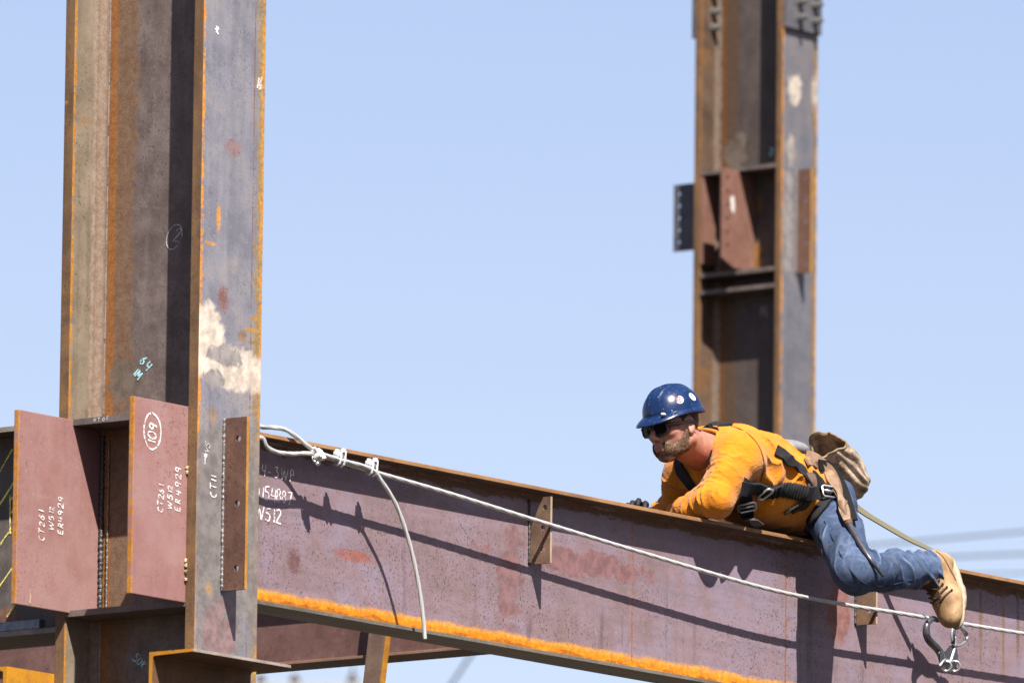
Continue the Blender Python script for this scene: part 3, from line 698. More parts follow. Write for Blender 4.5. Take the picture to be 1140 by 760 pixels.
def folds(P, a, b, freq, amp, c0, wid, ph=0.0, tw=1.2, sharp=1.0):
    """cloth folds across the limb a-b: ridges round the limb, strongest at fraction c0"""
    a, b = np.array(a, np.float32), np.array(b, np.float32); w = b-a; L = np.linalg.norm(w); w = w/L
    q = P-a; t = q @ w; side = np.cross(w, [0.3, .2, 1]); side /= np.linalg.norm(side); n2 = np.cross(w, side)
    ang = np.arctan2(q @ n2.astype(np.float32), q @ side.astype(np.float32))
    env = np.exp(-((t/L-c0)/wid)**2)
    s = np.sin(freq*t+tw*np.sin(ang+ph)+1.1*wob(P, 38, ph)+ph)
    return amp*env*(np.sign(s)*np.abs(s)**sharp)*(.6+.4*wob(P, 24, ph+1))

# joints (metres): the worker lies along the beam, head towards -x ---------------------------------
HC = on(750, 475, .03); HS = .93
FW = V((-.97, .12, -.23)).normalized()
LF = V((0, 0, 1)).cross(FW).normalized()
LF = (LF + V((0, 0, .06))).normalized(); LF = (LF-FW*LF.dot(FW)).normalized(); UP = FW.cross(LF).normalized()
HR = np.array([FW, LF, UP]); hc = np.array(HC)
def H(f, l, u): return HC + (FW*f + LF*l + UP*u)*HS
LSH = on(822, 508, -.085); RSH = V((3.10, .175, .205))
LEL = on(797, 556, -.105); LWR = on(752, 563, .10); LWR.z = .034
REL = V((3.09, .245, .038)); RWR = V((2.83, .185, .008))
CH = V((3.13, .05, .215)); MID = V((3.32, .035, .20)); WA = V((3.45, .02, .17)); PEL = V((3.60, .015, .145))
LHP = on(921, 563, -.075); RHP = V((3.60, .105, .115))
LKN = on(951, 637, -.36); RKN = V((LKN.x, .40, LKN.z-.03)); LAN = on(1033, 634, -.36); RAN = V((LAN.x, .40, LAN.z-.04))
NB = V((3.03, .045, .275))
def A(v): return np.array(v, float)

# skin: one continuous body (head, neck, trunk, arms, hands, legs)
def hand_caps(W, d, n, up_r, side, curl, spread=.020):
    """palm and five bent fingers: W wrist, d direction to the knuckles, n back-of-hand normal"""
    d = d.normalized(); n = (n-d*n.dot(d)).normalized(); s = d.cross(n)*side; out = []
    out.append((W, W+d*.05+s*.012, .021, .020)); out.append((W, W+d*.085+s*.03, .018, .013)); out.append((W+d*.02, W+d*.09, .020, .014)); out.append((W, W+d*.082-s*.03, .018, .012))
    for i, (o, L, r) in enumerate(((.033, .074, .0095), (.011, .082, .0098), (-.011, .076, .0093), (-.032, .060, .0083))):
        p = W+d*(.090-.006*abs(i-1))+s*o; dd = d.copy(); c = curl[min(i, len(curl)-1)]
        for j, fr in enumerate((.46, .31, .23)):
            dd = (Matrix.Rotation(-c*(1.0, 1.15, .8)[j], 3, d.cross(n)) @ dd).normalized(); q = p+dd*L*fr
            out.append((p, q, r*(1-.08*j), r*(1-.08*(j+1)))); p = q
    t0 = W+d*.028+s*.030; t1 = t0+(d*.55+s*.75-n*.25).normalized()*.042; t2 = t1+(d*.9+s*.2-n*.5).normalized()*.034
    out += [(W+d*.01+s*.012, t0, .019, .014), (t0, t1, .0125, .011), (t1, t2, .0108, .009)]
    return out
LHAND = hand_caps(LWR, V((-.25, .95, -.02)), V((0, .05, 1)), 1, 1, (.75, .8, .8, .75))
RHAND = hand_caps(RWR, V((-.74, -.44, .56)), V((.35, .25, 1)), 1, -1, (.55, .42, .46, .6))
g = Grid((2.52, -.52, -.36), (4.00, .52, .50), .0042)
# trunk and limbs
g.ell(A(CH), A(MID), (.155, .12), (.14, .12), (0, 1, 0), .03); g.ell(A(MID), A(PEL), (.14, .11), (.145, .10), (0, 1, 0), .03)
for sh, el, wr in ((LSH, LEL, LWR), (RSH, REL, RWR)):
    g.cap(A(CH)*.5+A(sh)*.5, A(sh), .070, .055, .03); g.cap(A(sh), A(el), .052, .041, .02); g.cap(A(el), A(wr), .042, .027, .015)
for hp, kn, an in ((LHP, LKN, LAN), (RHP, RKN, RAN)):
    g.cap(A(hp), A(kn), .075, .050, .03); g.cap(A(kn), A(an), .050, .035, .02); g.cap(A(an), A(an)+A((.03, -.02 if an.y < 0 else .02, -.07)), .034, .028, .02)
for a, b, r1, r2 in LHAND+RHAND: g.cap(A(a), A(b), r1*.82, r2*.82, .004)
# neck
g.cap(A(NB)+A((.02, 0, -.03)), A(H(-.028, 0, -.062)), .070, .058, .03)
g.cap(A(NB)+A((.03, -.06, -.01)), A(H(-.05, -.02, -.05)), .04, .03, .03); g.cap(A(NB)+A((.05, .07, -.01)), A(H(-.05, .02, -.05)), .04, .03, .03)
g.cap(A(H(-.01, .055, -.055)), A(NB)+A((-.055, -.01, -.03)), .012, .011, .018)      # the neck cord
# head
def hb(f, l, u, r, k=.012, op='u'): g.ball(A(H(f, l, u)), np.array(r)*HS, HR, k, op)
hb(-.010, 0, .030, (.097, .077, .095), .02); hb(.030, 0, -.020, (.068, .062, .075), .025); hb(.035, 0, -.060, (.052, .050, .050), .025)
g.cap(A(H(-.015, .058, -.055)), A(H(.068, .018, -.100)), .017, .017, .022); g.cap(A(H(-.015, -.058, -.055)), A(H(.068, -.018, -.100)), .017, .017, .022)
hb(.072, 0, -.100, (.022, .024, .019), .02)
for s in (-1, 1):
    hb(.060, s*.044, -.018, (.030, .026, .022), .018); g.cap(A(H(.086, s*.012, .022)), A(H(.070, s*.052, .020)), .011, .010, .012)
    hb(.092, s*.033, .002, (.016, .018, .012), .012, 'c'); hb(.082, s*.032, .003, (.013, .014, .012), .004)
    # ears
    hb(-.012, s*.078, -.004, (.019, .009, .033), .006); hb(-.006, s*.084, .000, (.010, .006, .019), .005, 'c'); hb(-.003, s*.080, -.030, (.011, .008, .011), .006)
    g.cap(A(H(.050, s*.050, -.045)), A(H(.072, s*.026, -.058)), .012, .012, .014)
g.cap(A(H(.096, 0, .012)), A(H(.122, 0, -.026)), .0095, .0125, .010); hb(.119, 0, -.030, (.014, .0135, .011), .006)
for s in (-1, 1): hb(.107, s*.013, -.035, (.012, .008, .008), .006); hb(.110, s*.008, -.041, (.006, .004, .004), .003, 'c')
hb(.086, 0, -.058, (.020, .026, .016), .012)
g.cap(A(H(.099, -.018, -.066)), A(H(.099, .018, -.066)), .0062, .0062, .005); g.cap(A(H(.096, -.016, -.078)), A(H(.096, .016, -.078)), .0068, .0068, .005)
g.cap(A(H(.108, -.020, -.0722)), A(H(.108, .020, -.0722)), .0035, .0035, .003, 'c')
SK = M('skin', .5, .4)
sn = SK.noise(40, 4, .6); SK.color(SK.ramp(sn, [(.3, (.58, .22, .15)), (.7, (.80, .36, .25))])); rd = SK.step(SK.noise(14, 4, .6, off=(2, 9, 4)), .45, .62)
SK.color(SK.mix(SK.math('MULTIPLY', rd, .45), SK.ramp(sn, [(.3, (.56, .23, .16)), (.7, (.80, .38, .27))]), (.72, .20, .14)))
SK.bump(SK.noise(260, 3, .6), .15, .002)
SK.b.inputs['Subsurface Weight'].default_value = .08; SK.b.inputs['Subsurface Radius'].default_value = (.01, .004, .002)
person = thing('person', 'bearded worker in an orange long-sleeved shirt and jeans lying along the mauve beam, peering ahead', 'person', (3.2, 0, 0))
body = link_mesh('body', g.mesh('body'), SK.m, person)

# beard and hair ------------------------------------------------------------
gb = Grid(hc-.16, hc+.16, .003)
def beard_fn(P):
    q = ((P-hc.astype(np.float32)) @ HR.T.astype(np.float32))/HS; f, l, u = q[..., 0], q[..., 1], q[..., 2]
    al = np.abs(l)
    def e(c, r):
        x = np.sqrt(((f-c[0])/r[0])**2+((al-c[1])/r[1])**2+((u-c[2])/r[2])**2); return (x-1)*min(r)
    parts = [e((.046, .0, -.078), (.060, .056, .046)), e((.020, .048, -.060), (.052, .0255, .046)), e((.070, .0, -.104), (.0285, .033, .0245)), e((.004, .065, -.026), (.021, .0135, .042)),
             e((.052, .034, -.070), (.040, .024, .036)), e((.092, .0, -.0535), (.0165, .028, .0085)), e((.083, .024, -.070), (.015, .012, .022))]
    d = parts[0]
    for q2 in parts[1:]:
        t = np.clip(.5+.5*(q2-d)/.014, 0, 1); d = q2*(1-t)+d*t-.014*t*(1-t)
    d = d+.0015
    # leave the mouth open and the cheeks bare
    mouth = np.sqrt(((f-.106)/.03)**2+(l/.021)**2+((u+.0715)/.0065)**2)-1
    d = np.maximum(d, -mouth*.007)
    return d + .0012 + .0007*wob(P, 420)
gb.add(beard_fn, hc-.14, hc+.14, .004)
bd = M('beard_hair', .75, .25)
n1 = bd.noise(330, 3, .7, (1, 1, .35)); n2 = bd.noise(28, 3, .6)
bd.color(bd.mix(bd.step(n2, .40, .62), bd.ramp(n1, [(.38, (.04, .018, .010)), (.62, (.24, .12, .06))]), bd.ramp(n1, [(.40, (.06, .03, .016)), (.60, (.44, .26, .155))])))
bd.bump(n1, .5, .004)
bme = gb.mesh('beard', 1)
skt = BVHTree.FromPolygons([tuple(v.co) for v in body.data.vertices], [tuple(p.vertices) for p in body.data.polygons])
att = bme.attributes.new('thick', 'FLOAT', 'POINT'); po_ = wloc(person)
for iv, v in enumerate(bme.vertices):
    r = skt.find_nearest(v.co-po_); att.data[iv].value = (v.co-po_-r[0]).dot(r[1])
an_ = bd.N.new('ShaderNodeAttribute'); an_.attribute_name = 'thick'
cov = bd.math('ADD', bd.math('DIVIDE', an_.outputs['Fac'], .0048), bd.math('MULTIPLY', bd.math('SUBTRACT', bd.noise(300, 3, .7, (1, 1, .4), off=(3, 3, 3)), .5), 2.4))
tr_ = bd.N.new('ShaderNodeBsdfTransparent'); mx_ = bd.N.new('ShaderNodeMixShader')
bd.link(bd.step(cov, .10, .75), mx_.inputs[0]); bd.link(tr_.outputs[0], mx_.inputs[1]); bd.link(bd.b.outputs[0], mx_.inputs[2]); bd.link(mx_.outputs[0], bd.N['Material Output'].inputs['Surface'])
link_mesh('beard', bme, bd.m, person)
gh = Grid(hc-.16, hc+.16, .0035)
def hair_fn(P):
    q = ((P-hc.astype(np.float32)) @ HR.T.astype(np.float32))/HS; f, l, u = q[..., 0], q[..., 1], q[..., 2]
    x = np.sqrt(((f+.014)/.098)**2+(l/.0795)**2+((u-.03)/.098)**2); d = (x-1)*.079
    d = np.maximum(d, -(u+.035-.5*np.maximum(0, -f-.02)*0)); d = np.maximum(d, f-.03-.5*(u))
    d = np.maximum(d, -(np.sqrt(((f+.008)/.026)**2+((u+.004)/.034)**2)-1)*.02)
    return d+.001*wob(P, 300)
gh.add(hair_fn, hc-.14, hc+.14, .004)
link_mesh('hair', gh.mesh('hair', 1), plain('dark_hair', (.06, .03, .018), .7, .3, 0, .5, 180, .6, 240), person)

# shirt ------------------------------------------------------------------------
gs = Grid((2.70, -.28, -.06), (3.74, .38, .44), .0031)
def sh_add(fn, lo, hi, k): gs.add(fn, lo, hi, k)
def torso(P):
    d = ellcap(P, A(CH), A(MID), (.178, .145), (.166, .148), A((0, 1, 0)))
    d2_ = ellcap(P, A(MID), A((3.53, .018, .158)), (.164, .146), (.165, .128), A((0, 1, 0))); k = .04
    t = np.clip(.5+.5*(d2_-d)/k, 0, 1); d = d2_*(1-t)+d*t-k*t*(1-t)
    # lengthwise hanging folds on the flank and diagonal pulls towards the belt
    fl = .003*np.sin(70*P[..., 2]+26*P[..., 0]+1.6*wob(P, 14))*np.exp(-((P[..., 0]-3.42)/.13)**2)
    fl = fl+.003*np.sin(46*P[..., 0]-30*P[..., 2]+2.0*wob(P, 11, 2))*np.exp(-((P[..., 0]-3.25)/.20)**2)*.6+.007*wob(P, 30, 3)
    n = vnoise(np.stack([(P[..., 2]*.80+P[..., 0]*.60)*17+3, (P[..., 0]*.8-P[..., 2]*.6)*6+9, P[..., 1]*6+4], -1)); r = 1-np.abs(2*n-1)
    fl = fl-.0085*(1.9*r**3-.6)
    n = vnoise(np.stack([(P[..., 2]*.5-P[..., 0]*.85)*26+13, (P[..., 0]*.5+P[..., 2]*.85)*8+2, P[..., 1]*8+24], -1)); r = 1-np.abs(2*n-1)
    fl = fl-.0045*(1.9*r**3-.6)
    belt = .010*np.exp(-((P[..., 2]-.13)/.018)**2)*(P[..., 1] < 0)*(P[..., 0] > 3.1)
    return d+fl+belt
sh_add(torso, (2.93, -.20, .0), (3.71, .28, .40), .02)
gs.ell(A((3.06, .045, .275)), A((3.17, .045, .275)), (.115, .075), (.145, .09), (0, 1, 0), .05)
gs.ell(A((3.27, .02, .125)), A((3.50, .01, .120)), (.130, .09), (.145, .085), (0, 1, 0), .04)
for sh, el, wr, ph in ((LSH, LEL, LWR, .3), (RSH, REL, RWR, 2.1)):
    a, b, c = A(sh), A(el), A(wr); R = .09
    gs.cap(A(CH)*.35+a*.65+A((0, 0, .008)), a, .095, .080, .05)
    def up(P, a=a, b=b, ph=ph):
        return capsule(P, a, b, .080, .062)+creases(P, a, b, 190, .015, .62, .5, ph, 2.2, (-.7, .5, .5))+creases(P, a, b, 300, .009, .85, .45, ph+2, 2.0, (-.7, .6, .2))+creases(P, a, b, 85, .012, .1, .35, ph+1, 2.5, (.2, -.5, -.5))+.005*wob(P, 34, ph)
    gs.add(up, np.minimum(a, b)-R, np.maximum(a, b)+R, .028)
    def lo_(P, b=b, c=c, ph=ph):
        return capsule(P, b, c, .058, .044)+creases(P, b, c, 230, .013, .35, .6, ph+1, 2.2)+creases(P, b, c, 360, .007, .6, .6, ph+3, 2.0)+.004*wob(P, 46, ph)
    gs.add(lo_, np.minimum(b, c)-.075, np.maximum(b, c)+.075, .022)
    cut = c+(c-b)/np.linalg.norm(c-b)*.03
    w = (c-b)/np.linalg.norm(c-b)
    gs.add(lambda P, c=c, w=w: np.maximum(capsule(P, c+w*.006, c+w*.08, .06, .06), -((P-c.astype(np.float32)) @ w.astype(np.float32)-.004)), np.minimum(c, cut)-.07, np.maximum(c, cut)+.09, .002, 'c')
# cloth bunched in the crook of the near elbow
u_, f_ = A(LSH)*.42+A(LEL)*.58, A(LEL)*.35+A(LWR)*.65
def crook(P): return capsule(P, u_, f_, .058, .036)+creases(P, A(LSH), A(LWR), 230, .010, .6, .6, .7, 2.2)
gs.add(crook, np.minimum(u_, f_)-.075, np.maximum(u_, f_)+.075, .035)
# neck opening
nk = A(H(-.03, 0, -.06)); nb = A(NB)+A((-.035, .0, .018))
gs.cap(nk, nb, .066, .074, .006, 'c')
gs.cap(nb, nb+A((-.08, 0, -.075)), .05, .030, .006, 'c')
# rib collar follows the neck opening (built below)
# flat underside: cloth lies on the flange
gs.add(lambda P: P[..., 2]-.004+.35*np.maximum(0, -P[..., 1]-.078)+.35*np.maximum(0, P[..., 1]-.078), (2.66, -.32, -.06), (3.74, .42, .02), .006, 'c')
SH = M('orange_shirt_cotton', .85, .15)
n1 = SH.noise(7, 5, .6); n2 = SH.noise(26, 5, .65, off=(3, 3, 3)); n3 = SH.noise(420, 2, .5)
c = SH.ramp(n1, [(.3, (.84, .25, .004)), (.55, (.98, .325, .006)), (.75, (1.05, .40, .02))])
c = SH.mix(SH.math('MULTIPLY', SH.step(n2, .55, .70), .5), c, (.46, .16, .02))
c = SH.mix(SH.math('MULTIPLY', SH.step(SH.noise(13, 5, .7, off=(8, 1, 4)), .58, .70), .5), c, (.34, .13, .03))
SH.color(c)
wr_ = SH.math('ABSOLUTE', SH.math('SUBTRACT', SH.noise(26, 3, .55, (1.0, .7, 1.5), dist=1.2), .5))
SH.bump(SH.math('ADD', SH.math('ADD', SH.math('MULTIPLY', n3, .08), SH.math('MULTIPLY', SH.noise(60, 4, .6), .3)), SH.math('MULTIPLY', wr_, 1.5)), .42, .009)
SH.b.inputs['Sheen Weight'].default_value = .15
shirt_me = gs.mesh('shirt', 1); shirt = link_mesh('shirt', shirt_me, SH.m, person)

cax = V(nk-nb).normalized(); c1_ = cax.orthogonal().normalized(); c2_ = cax.cross(c1_); stree = BVHTree.FromPolygons([tuple(v.co) for v in shirt_me.vertices], [tuple(p.vertices) for p in shirt_me.polygons])
cp = []
for k_ in range(36):
    a_ = 2*PI*k_/36; dr = (c1_*math.cos(a_)+c2_*math.sin(a_)); q_ = V(nb)+dr*.074+cax*.05; r_ = stree.find_nearest(q_-wloc(person)); cp.append(r_[0]+wloc(person)+r_[1]*.001)
for _ in range(3): cp = [(cp[i_-1]+cp[i_]*2+cp[(i_+1) % 36])/4 for i_ in range(36)]
obj('collar', tube(cp, .0075, 8, True), SH.m, shirt, True)
# jeans -------------------------------------------------------------------------
gj = Grid((3.20, -.52, -.32), (3.88, .54, .30), .0038)
def pel(P): return ellcap(P, A((3.48, .018, .13)), A((3.62, .012, .14)), (.150, .105), (.158, .118), A((0, 1, 0)))+.003*wob(P, 32)
gj.add(pel, (3.34, -.2, 0), (3.78, .2, .29), .02)
for hp, kn, an, ph in ((LHP, LKN, LAN, .4), (RHP, RKN, RAN, 1.9)):
    a, b, c = A(hp), A(kn), A(an); w = (c-b)/np.linalg.norm(c-b)
    def th(P, a=a, b=b, ph=ph):
        return capsule(P, a, b, .100, .072)+creases(P, a, b, 90, .016, .12, .4, ph, 3.0, (.5, -.6, .4))+creases(P, a, b, 170, .015, .95, .28, ph+1, 2.4, (.8, .0, .3))+creases(P, a, b, 50, .010, .55, .5, ph+3, 4.0)+.006*wob(P, 26, ph)
    gj.add(th, np.minimum(a, b)-.13, np.maximum(a, b)+.13, .035)
    def sk(P, b=b, c=c, ph=ph):
        return capsule(P, b, c, .071, .063)+creases(P, b, c, 105, .019, .8, .42, ph+2, 3.4)+creases(P, b, c, 190, .013, .12, .25, ph, 2.4, (-.3, 0, 1))+.005*wob(P, 36, ph)
    gj.add(sk, np.minimum(b, c)-.1, np.maximum(b, c)+.1, .025)
    gj.add(lambda P, c=c, w=w: np.maximum(capsule(P, c, c+w*.2, .12, .12), -((P-c.astype(np.float32)) @ w.astype(np.float32)-.006-.004*wob(P, 40))), c-.14, c+w*.2+.14, .003, 'c')
    gj.cap(c-w*.012, c+w*.06, .054, .059, .003, 'c')
JN = M('blue_denim', .85, .15)
n1 = JN.noise(6, 5, .6); n2 = JN.noise(45, 4, .65); n3 = JN.noise(500, 2, .5, (1, 1, .25))
f = JN.math('ADD', JN.math('MULTIPLY', n1, .6), JN.math('MULTIPLY', n2, .4))
c = JN.ramp(f, [(.36, (.03, .055, .13)), (.5, (.055, .095, .20)), (.64, (.14, .20, .34))])
c = JN.mix(JN.math('MULTIPLY', JN.step(n3, .45, .7), .30), c, (.22, .27, .36))
c = JN.mix(JN.math('MULTIPLY', JN.step(JN.noise(9, 4, .6, off=(2, 6, 1)), .56, .68), .45), c, (.20, .20, .22))
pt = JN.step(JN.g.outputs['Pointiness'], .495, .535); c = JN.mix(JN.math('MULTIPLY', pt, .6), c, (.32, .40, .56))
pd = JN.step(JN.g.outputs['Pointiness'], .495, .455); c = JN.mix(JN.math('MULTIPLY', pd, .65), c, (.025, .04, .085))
JN.color(c); JN.bump(JN.math('ADD', JN.math('MULTIPLY', n3, .4), n2), .35, .004)
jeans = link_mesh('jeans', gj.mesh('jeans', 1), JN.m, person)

# boots --------------------------------------------------------------------------
BT = M('tan_boot_leather', .6, .35)
n1 = BT.noise(16, 5, .65); n2 = BT.noise(70, 4, .6)
c = BT.ramp(n1, [(.32, (.38, .21, .09)), (.5, (.56, .34, .16)), (.68, (.75, .5, .26))])
c = BT.mix(BT.math('MULTIPLY', BT.step(n2, .54, .68), .55), c, (.24, .14, .07)); BT.color(c); BT.bump(n2, .25, .003)
SOLE = plain('cream_boot_sole', (.66, .53, .38), .75, .25, 0, .25, 40, .3)
LACE = plain('brown_laces', (.10, .05, .03), .8, .2, 0, .4, 120)
def boot(an, kn, d):
    s = (an-kn).normalized(); d = V(d).normalized(); up = (-s-d*(-s).dot(d)).normalized(); sd = d.cross(up)
    R3 = np.array([d, sd, up]); o = A(an)
    W = lambda f, l, u: an+d*f+sd*l+up*u
    lo, hi = o-.36, o+.36; gr = Grid(lo, hi, .004)
    gr.ell(A(an-s*.10+d*.004), A(W(-.014, 0, .01)), (.060, .054), (.055, .050), A(d), .02)
    gr.ell(A(W(-.030, 0, -.030)), A(W(.095, 0, -.045)), (.041, .040), (.046, .040), A(sd), .035)
    gr.ball(A(W(.150, .004, -.050)), (.064, .050, .040), R3, .035)
    gr.cap(A(W(.0, 0, .02)), A(W(.10, 0, -.035)), .048, .042, .04)
    gr.ball(A(W(-.045, 0, -.055)), (.038, .038, .040), R3, .02)
    dn = A(up).astype(np.float32)
    gr.add(lambda P: ((P-o.astype(np.float32)) @ dn)+.078+.003*0, lo, hi, .003, 'c')
    gr.add(lambda P: np.maximum(-(((P-o.astype(np.float32)) @ dn)-.118), np.linalg.norm(P-o.astype(np.float32), axis=-1)-.3), lo, hi, .003, 'c')
    gr.cap(A(an-s*.16), A(an-s*.06), .045, .042, .004, 'c')
    b = link_mesh('boot', gr.mesh('boot', 1), BT.m, person)
    # wedge sole
    out = []
    for k in range(48):
        t = 2*PI*k/48; cx = math.cos(t); f = .062+.146*cx; wv = (.046 if f > .05 else .040)*(1-.12*max(0, -cx)); l = wv*math.copysign(abs(math.sin(t))**.75, math.sin(t))+.004*(f > .1)
        out.append((f, l))
    bm = bmesh.new(); lv = []
    for u, k in ((-.0765, .95), (-.079, 1.02), (-.086, 1.02), (-.097, 1.00), (-.0990, .94)):
        lv.append([bm.verts.new(W(.062+(f-.062)*k, l*k, u+(.010 if (f > .15 and u < -.092) else 0))) for f, l in out])
    for Aq, Bq in zip(lv, lv[1:]):
        for k in range(48): bm.faces.new((Aq[k], Aq[(k+1) % 48], Bq[(k+1) % 48], Bq[k]))
    bm.faces.new(lv[0]); bm.faces.new(lv[-1][::-1])
    obj('boot_sole', bm, SOLE, b, True)
    bt = BVHTree.FromPolygons([tuple(v.co) for v in b.data.vertices], [tuple(p.vertices) for p in b.data.polygons]); off = wloc(person)
    def snap(q, h):
        r = bt.find_nearest(q-off); return r[0]+off+r[1]*h
    bm = bmesh.new(); prev = None
    for i in range(6):
        t = i/5; f, u = .060+.055*t, .075-.085*t
        L, Rr, Cc = snap(W(f-.012, -.034, u-.012), .003), snap(W(f-.012, .034, u-.012), .003), snap(W(f+.03, 0, u+.03), .005)
        add_tube(bm, spline([L, snap(W(f+.01, -.018, u+.008), .004), Cc, snap(W(f+.01, .018, u+.008), .004), Rr], 4), .0033, 6)
        add_ball(bm, L, .0048, sub=1)
    obj('laces', bm, LACE, b, True)
    tg = [snap(W(.050+.070*k/6, .0, .10-.105*k/6), .0015) for k in range(7)]
    bm = bmesh.new(); add_ribbon(bm, spline(tg, 3), [(d+up).normalized()]*19, .040, .002); obj('tongue', bm, plain('dark_boot_tongue', (.14, .075, .04), .8), b)
    seam = [snap(W(-.040+.012*i, -.05, .035-.010*i), .001) for i in range(9)]
    obj('seam', tube(seam, .0016, 6), LACE, b, True)
    return W
BD = V((-.24, -.36, -.90))
BW = boot(LAN+V((.035, -.002, .004)), LKN, BD); boot(RAN+V((.035, 0, .004)), RKN, V((-.25, .2, -.93)))

# gloves ------------------------------------------------------------------------
GLV = plain('black_work_glove', (.025, .025, .028), .7, .3, 0, .4, 90, .4)
for caps, wr, el in ((LHAND, LWR, LEL), (RHAND, RWR, REL)):
    c = A(wr); gg = Grid(c-.24, c+.24, .0035)
    for a, b, r1, r2 in caps: gg.cap(A(a), A(b), r1, r2, .005)
    w = (el-wr).normalized(); gg.cap(A(wr), A(wr+w*.05), .030, .036, .01)
    link_mesh('glove', gg.mesh('glove', 1), GLV, person)

# sunglasses --------------------------------------------------------------------
LENS = plain('dark_lens', (.012, .012, .014), .08, .6, 0, .1); FRAME = plain('black_frame', (.015, .015, .016), .3, .5, 0, .1)
sg = thing('sunglasses', 'black wraparound sunglasses on the face of the worker', 'sunglasses', tuple(H(.10, 0, .0)))
def lens_curve(l): return .115-3.4*l*l
def lens_poly(cx, gr=0.0):
    pts = []
    for k in range(24):
        t = 2*PI*k/24; ce, se = math.cos(t), math.sin(t)
        pts.append((cx+(.0275+gr)*math.copysign(abs(ce)**.55, ce)*(1 if se > -.3 else .94), .000+(.0195+gr)*math.copysign(abs(se)**.6, se)))
    return pts
for s in (-1, 1):
    bm = bmesh.new(); pl = lens_poly(s*.034)
    fr = [bm.verts.new(H(lens_curve(l), l, u)) for l, u in pl]; ba = [bm.verts.new(H(lens_curve(l)-.003, l, u)) for l, u in pl]
    cf = bm.verts.new(H(lens_curve(s*.034)+.001, s*.034, 0)); cb = bm.verts.new(H(lens_curve(s*.034)-.003, s*.034, 0)); n = len(fr)
    for k in range(n):
        bm.faces.new((fr[k], fr[(k+1) % n], cf)); bm.faces.new((ba[(k+1) % n], ba[k], cb)); bm.faces.new((fr[(k+1) % n], fr[k], ba[k], ba[(k+1) % n]))
    obj('lens', bm, LENS, sg)
    bm = bmesh.new()
    add_tube(bm, [H(lens_curve(l)+.0005, l, u) for l, u in lens_poly(s*.034, .002)], .0032, 8, True, True)
    fp = obj('rim', bm, FRAME, sg, True)
    bm = bmesh.new(); add_tube(bm, spline([H(lens_curve(.062), s*.063, .010), H(.075, s*.078, .010), H(.03, s*.084, .008), H(-.012, s*.086, .006), H(-.035, s*.084, -.012)], 6), [.0055]*12+[.0045]*13, 8)
    obj('temple_arm', bm, FRAME, sg, True)
obj('bridge', tube([H(lens_curve(.008), -.009, .008), H(.119, 0, .011), H(lens_curve(.008), .009, .008)], .0035, 8), FRAME, sg, True)

# hard hat ----------------------------------------------------------------------
HM = M('blue_hard_hat', .22, .35)
n1 = HM.noise(24, 5, .7); n2 = HM.noise(120, 3, .6); n3 = HM.noise(60, 2, .5, off=(3, 7, 1))
c = HM.ramp(n1, [(.3, (.007, .026, .10)), (.7, (.013, .046, .165))])
c = HM.mix(HM.math('MULTIPLY', HM.step(n2, .645, .72), .7), c, (.55, .62, .75)); c = HM.mix(HM.math('MULTIPLY', HM.step(n3, .68, .74), .6), c, (.20, .28, .42))
HM.color(c); HM.link(HM.math('ADD', .16, HM.math('MULTIPLY', n1, .25)), HM.b.inputs['Roughness']); HM.b.inputs['Coat Weight'].default_value = 0; HM.bump(n2, .06, .002)
hat = thing('hard_hat', 'scuffed dark blue hard hat with round white stickers on the head of the worker', 'hard hat', tuple(H(0, 0, .05)))
HU = .046; ra, rb, rc = .119, .100, .110
def dome(az, el, gr=0.0):
    f = math.cos(az)*math.cos(el); l = math.sin(az)*math.cos(el); u = math.sin(el)
    k = 1+.0*f
    rd = 0
    # three raised ribs over the crown
    for c0 in (-.026, 0, .026):
        q = abs(l*rb-c0); rd += .0050*max(0, 1-(q/.0075)**2)*max(0, min(1, (u-.35)/.35))*(1 if f > -.8 else 0)
    e = .92
    fx = (ra+gr+rd*.6)*math.copysign(abs(f)**e, f); lx = (rb+gr+rd*.3)*math.copysign(abs(l)**e, l); ux = (rc+gr+rd)*(u**.94)
    return fx-.008, lx, HU+ux
bm = bmesh.new(); NA, NE = 120, 40; rows = []
for j in range(NE):
    el = (PI/2-.0)*j/(NE-1)*.995; rows.append([bm.verts.new(H(*dome(2*PI*i/NA, el))) for i in range(NA)])
for j in range(NE-1):
    for i in range(NA): bm.faces.new((rows[j][i], rows[j][(i+1) % NA], rows[j+1][(i+1) % NA], rows[j+1][i]))
bm.faces.new(rows[-1])
shell = obj('hat_shell', bm, HM.m, hat, True)
sol = shell.modifiers.new('thickness', 'SOLIDIFY'); sol.thickness = .003; sol.offset = -1
bm = bmesh.new(); ring = []
for (k, du) in ((0, .006), (.35, .0035), (.75, -.001), (1, -.006), (1.0, -.010), (.7, -.0055), (.3, -.001), (0, .001)):
    r = []
    for i in range(NA):
        az = 2*PI*i/NA; f, l, u = dome(az, 0.02); ca = math.cos(az)
        ext = .008+.034*max(0, ca)**2.2+.004*max(0, -ca)**2
        n = V((math.cos(az)/ra, math.sin(az)/rb, 0)).normalized()
        drop = -.016*max(0, ca)**3*k-.004*k+.010*(abs(math.sin(az))**4)*.5
        r.append(bm.verts.new(H(f+n.x*ext*k, l+n.y*ext*k, HU+du+drop)))
    ring.append(r)
for a_, b_ in zip(ring, ring[1:]+ring[:1]):
    for i in range(NA): bm.faces.new((a_[i], a_[(i+1) % NA], b_[(i+1) % NA], b_[i]))
obj('hat_brim', bm, HM.m, hat, True)
STW = plain('white_sticker', (1.8, 1.75, 1.75), .4, .4, 0, .06); STR = plain('red_sticker_mark', (1.1, .10, .12), .4, .4, 0, .1)
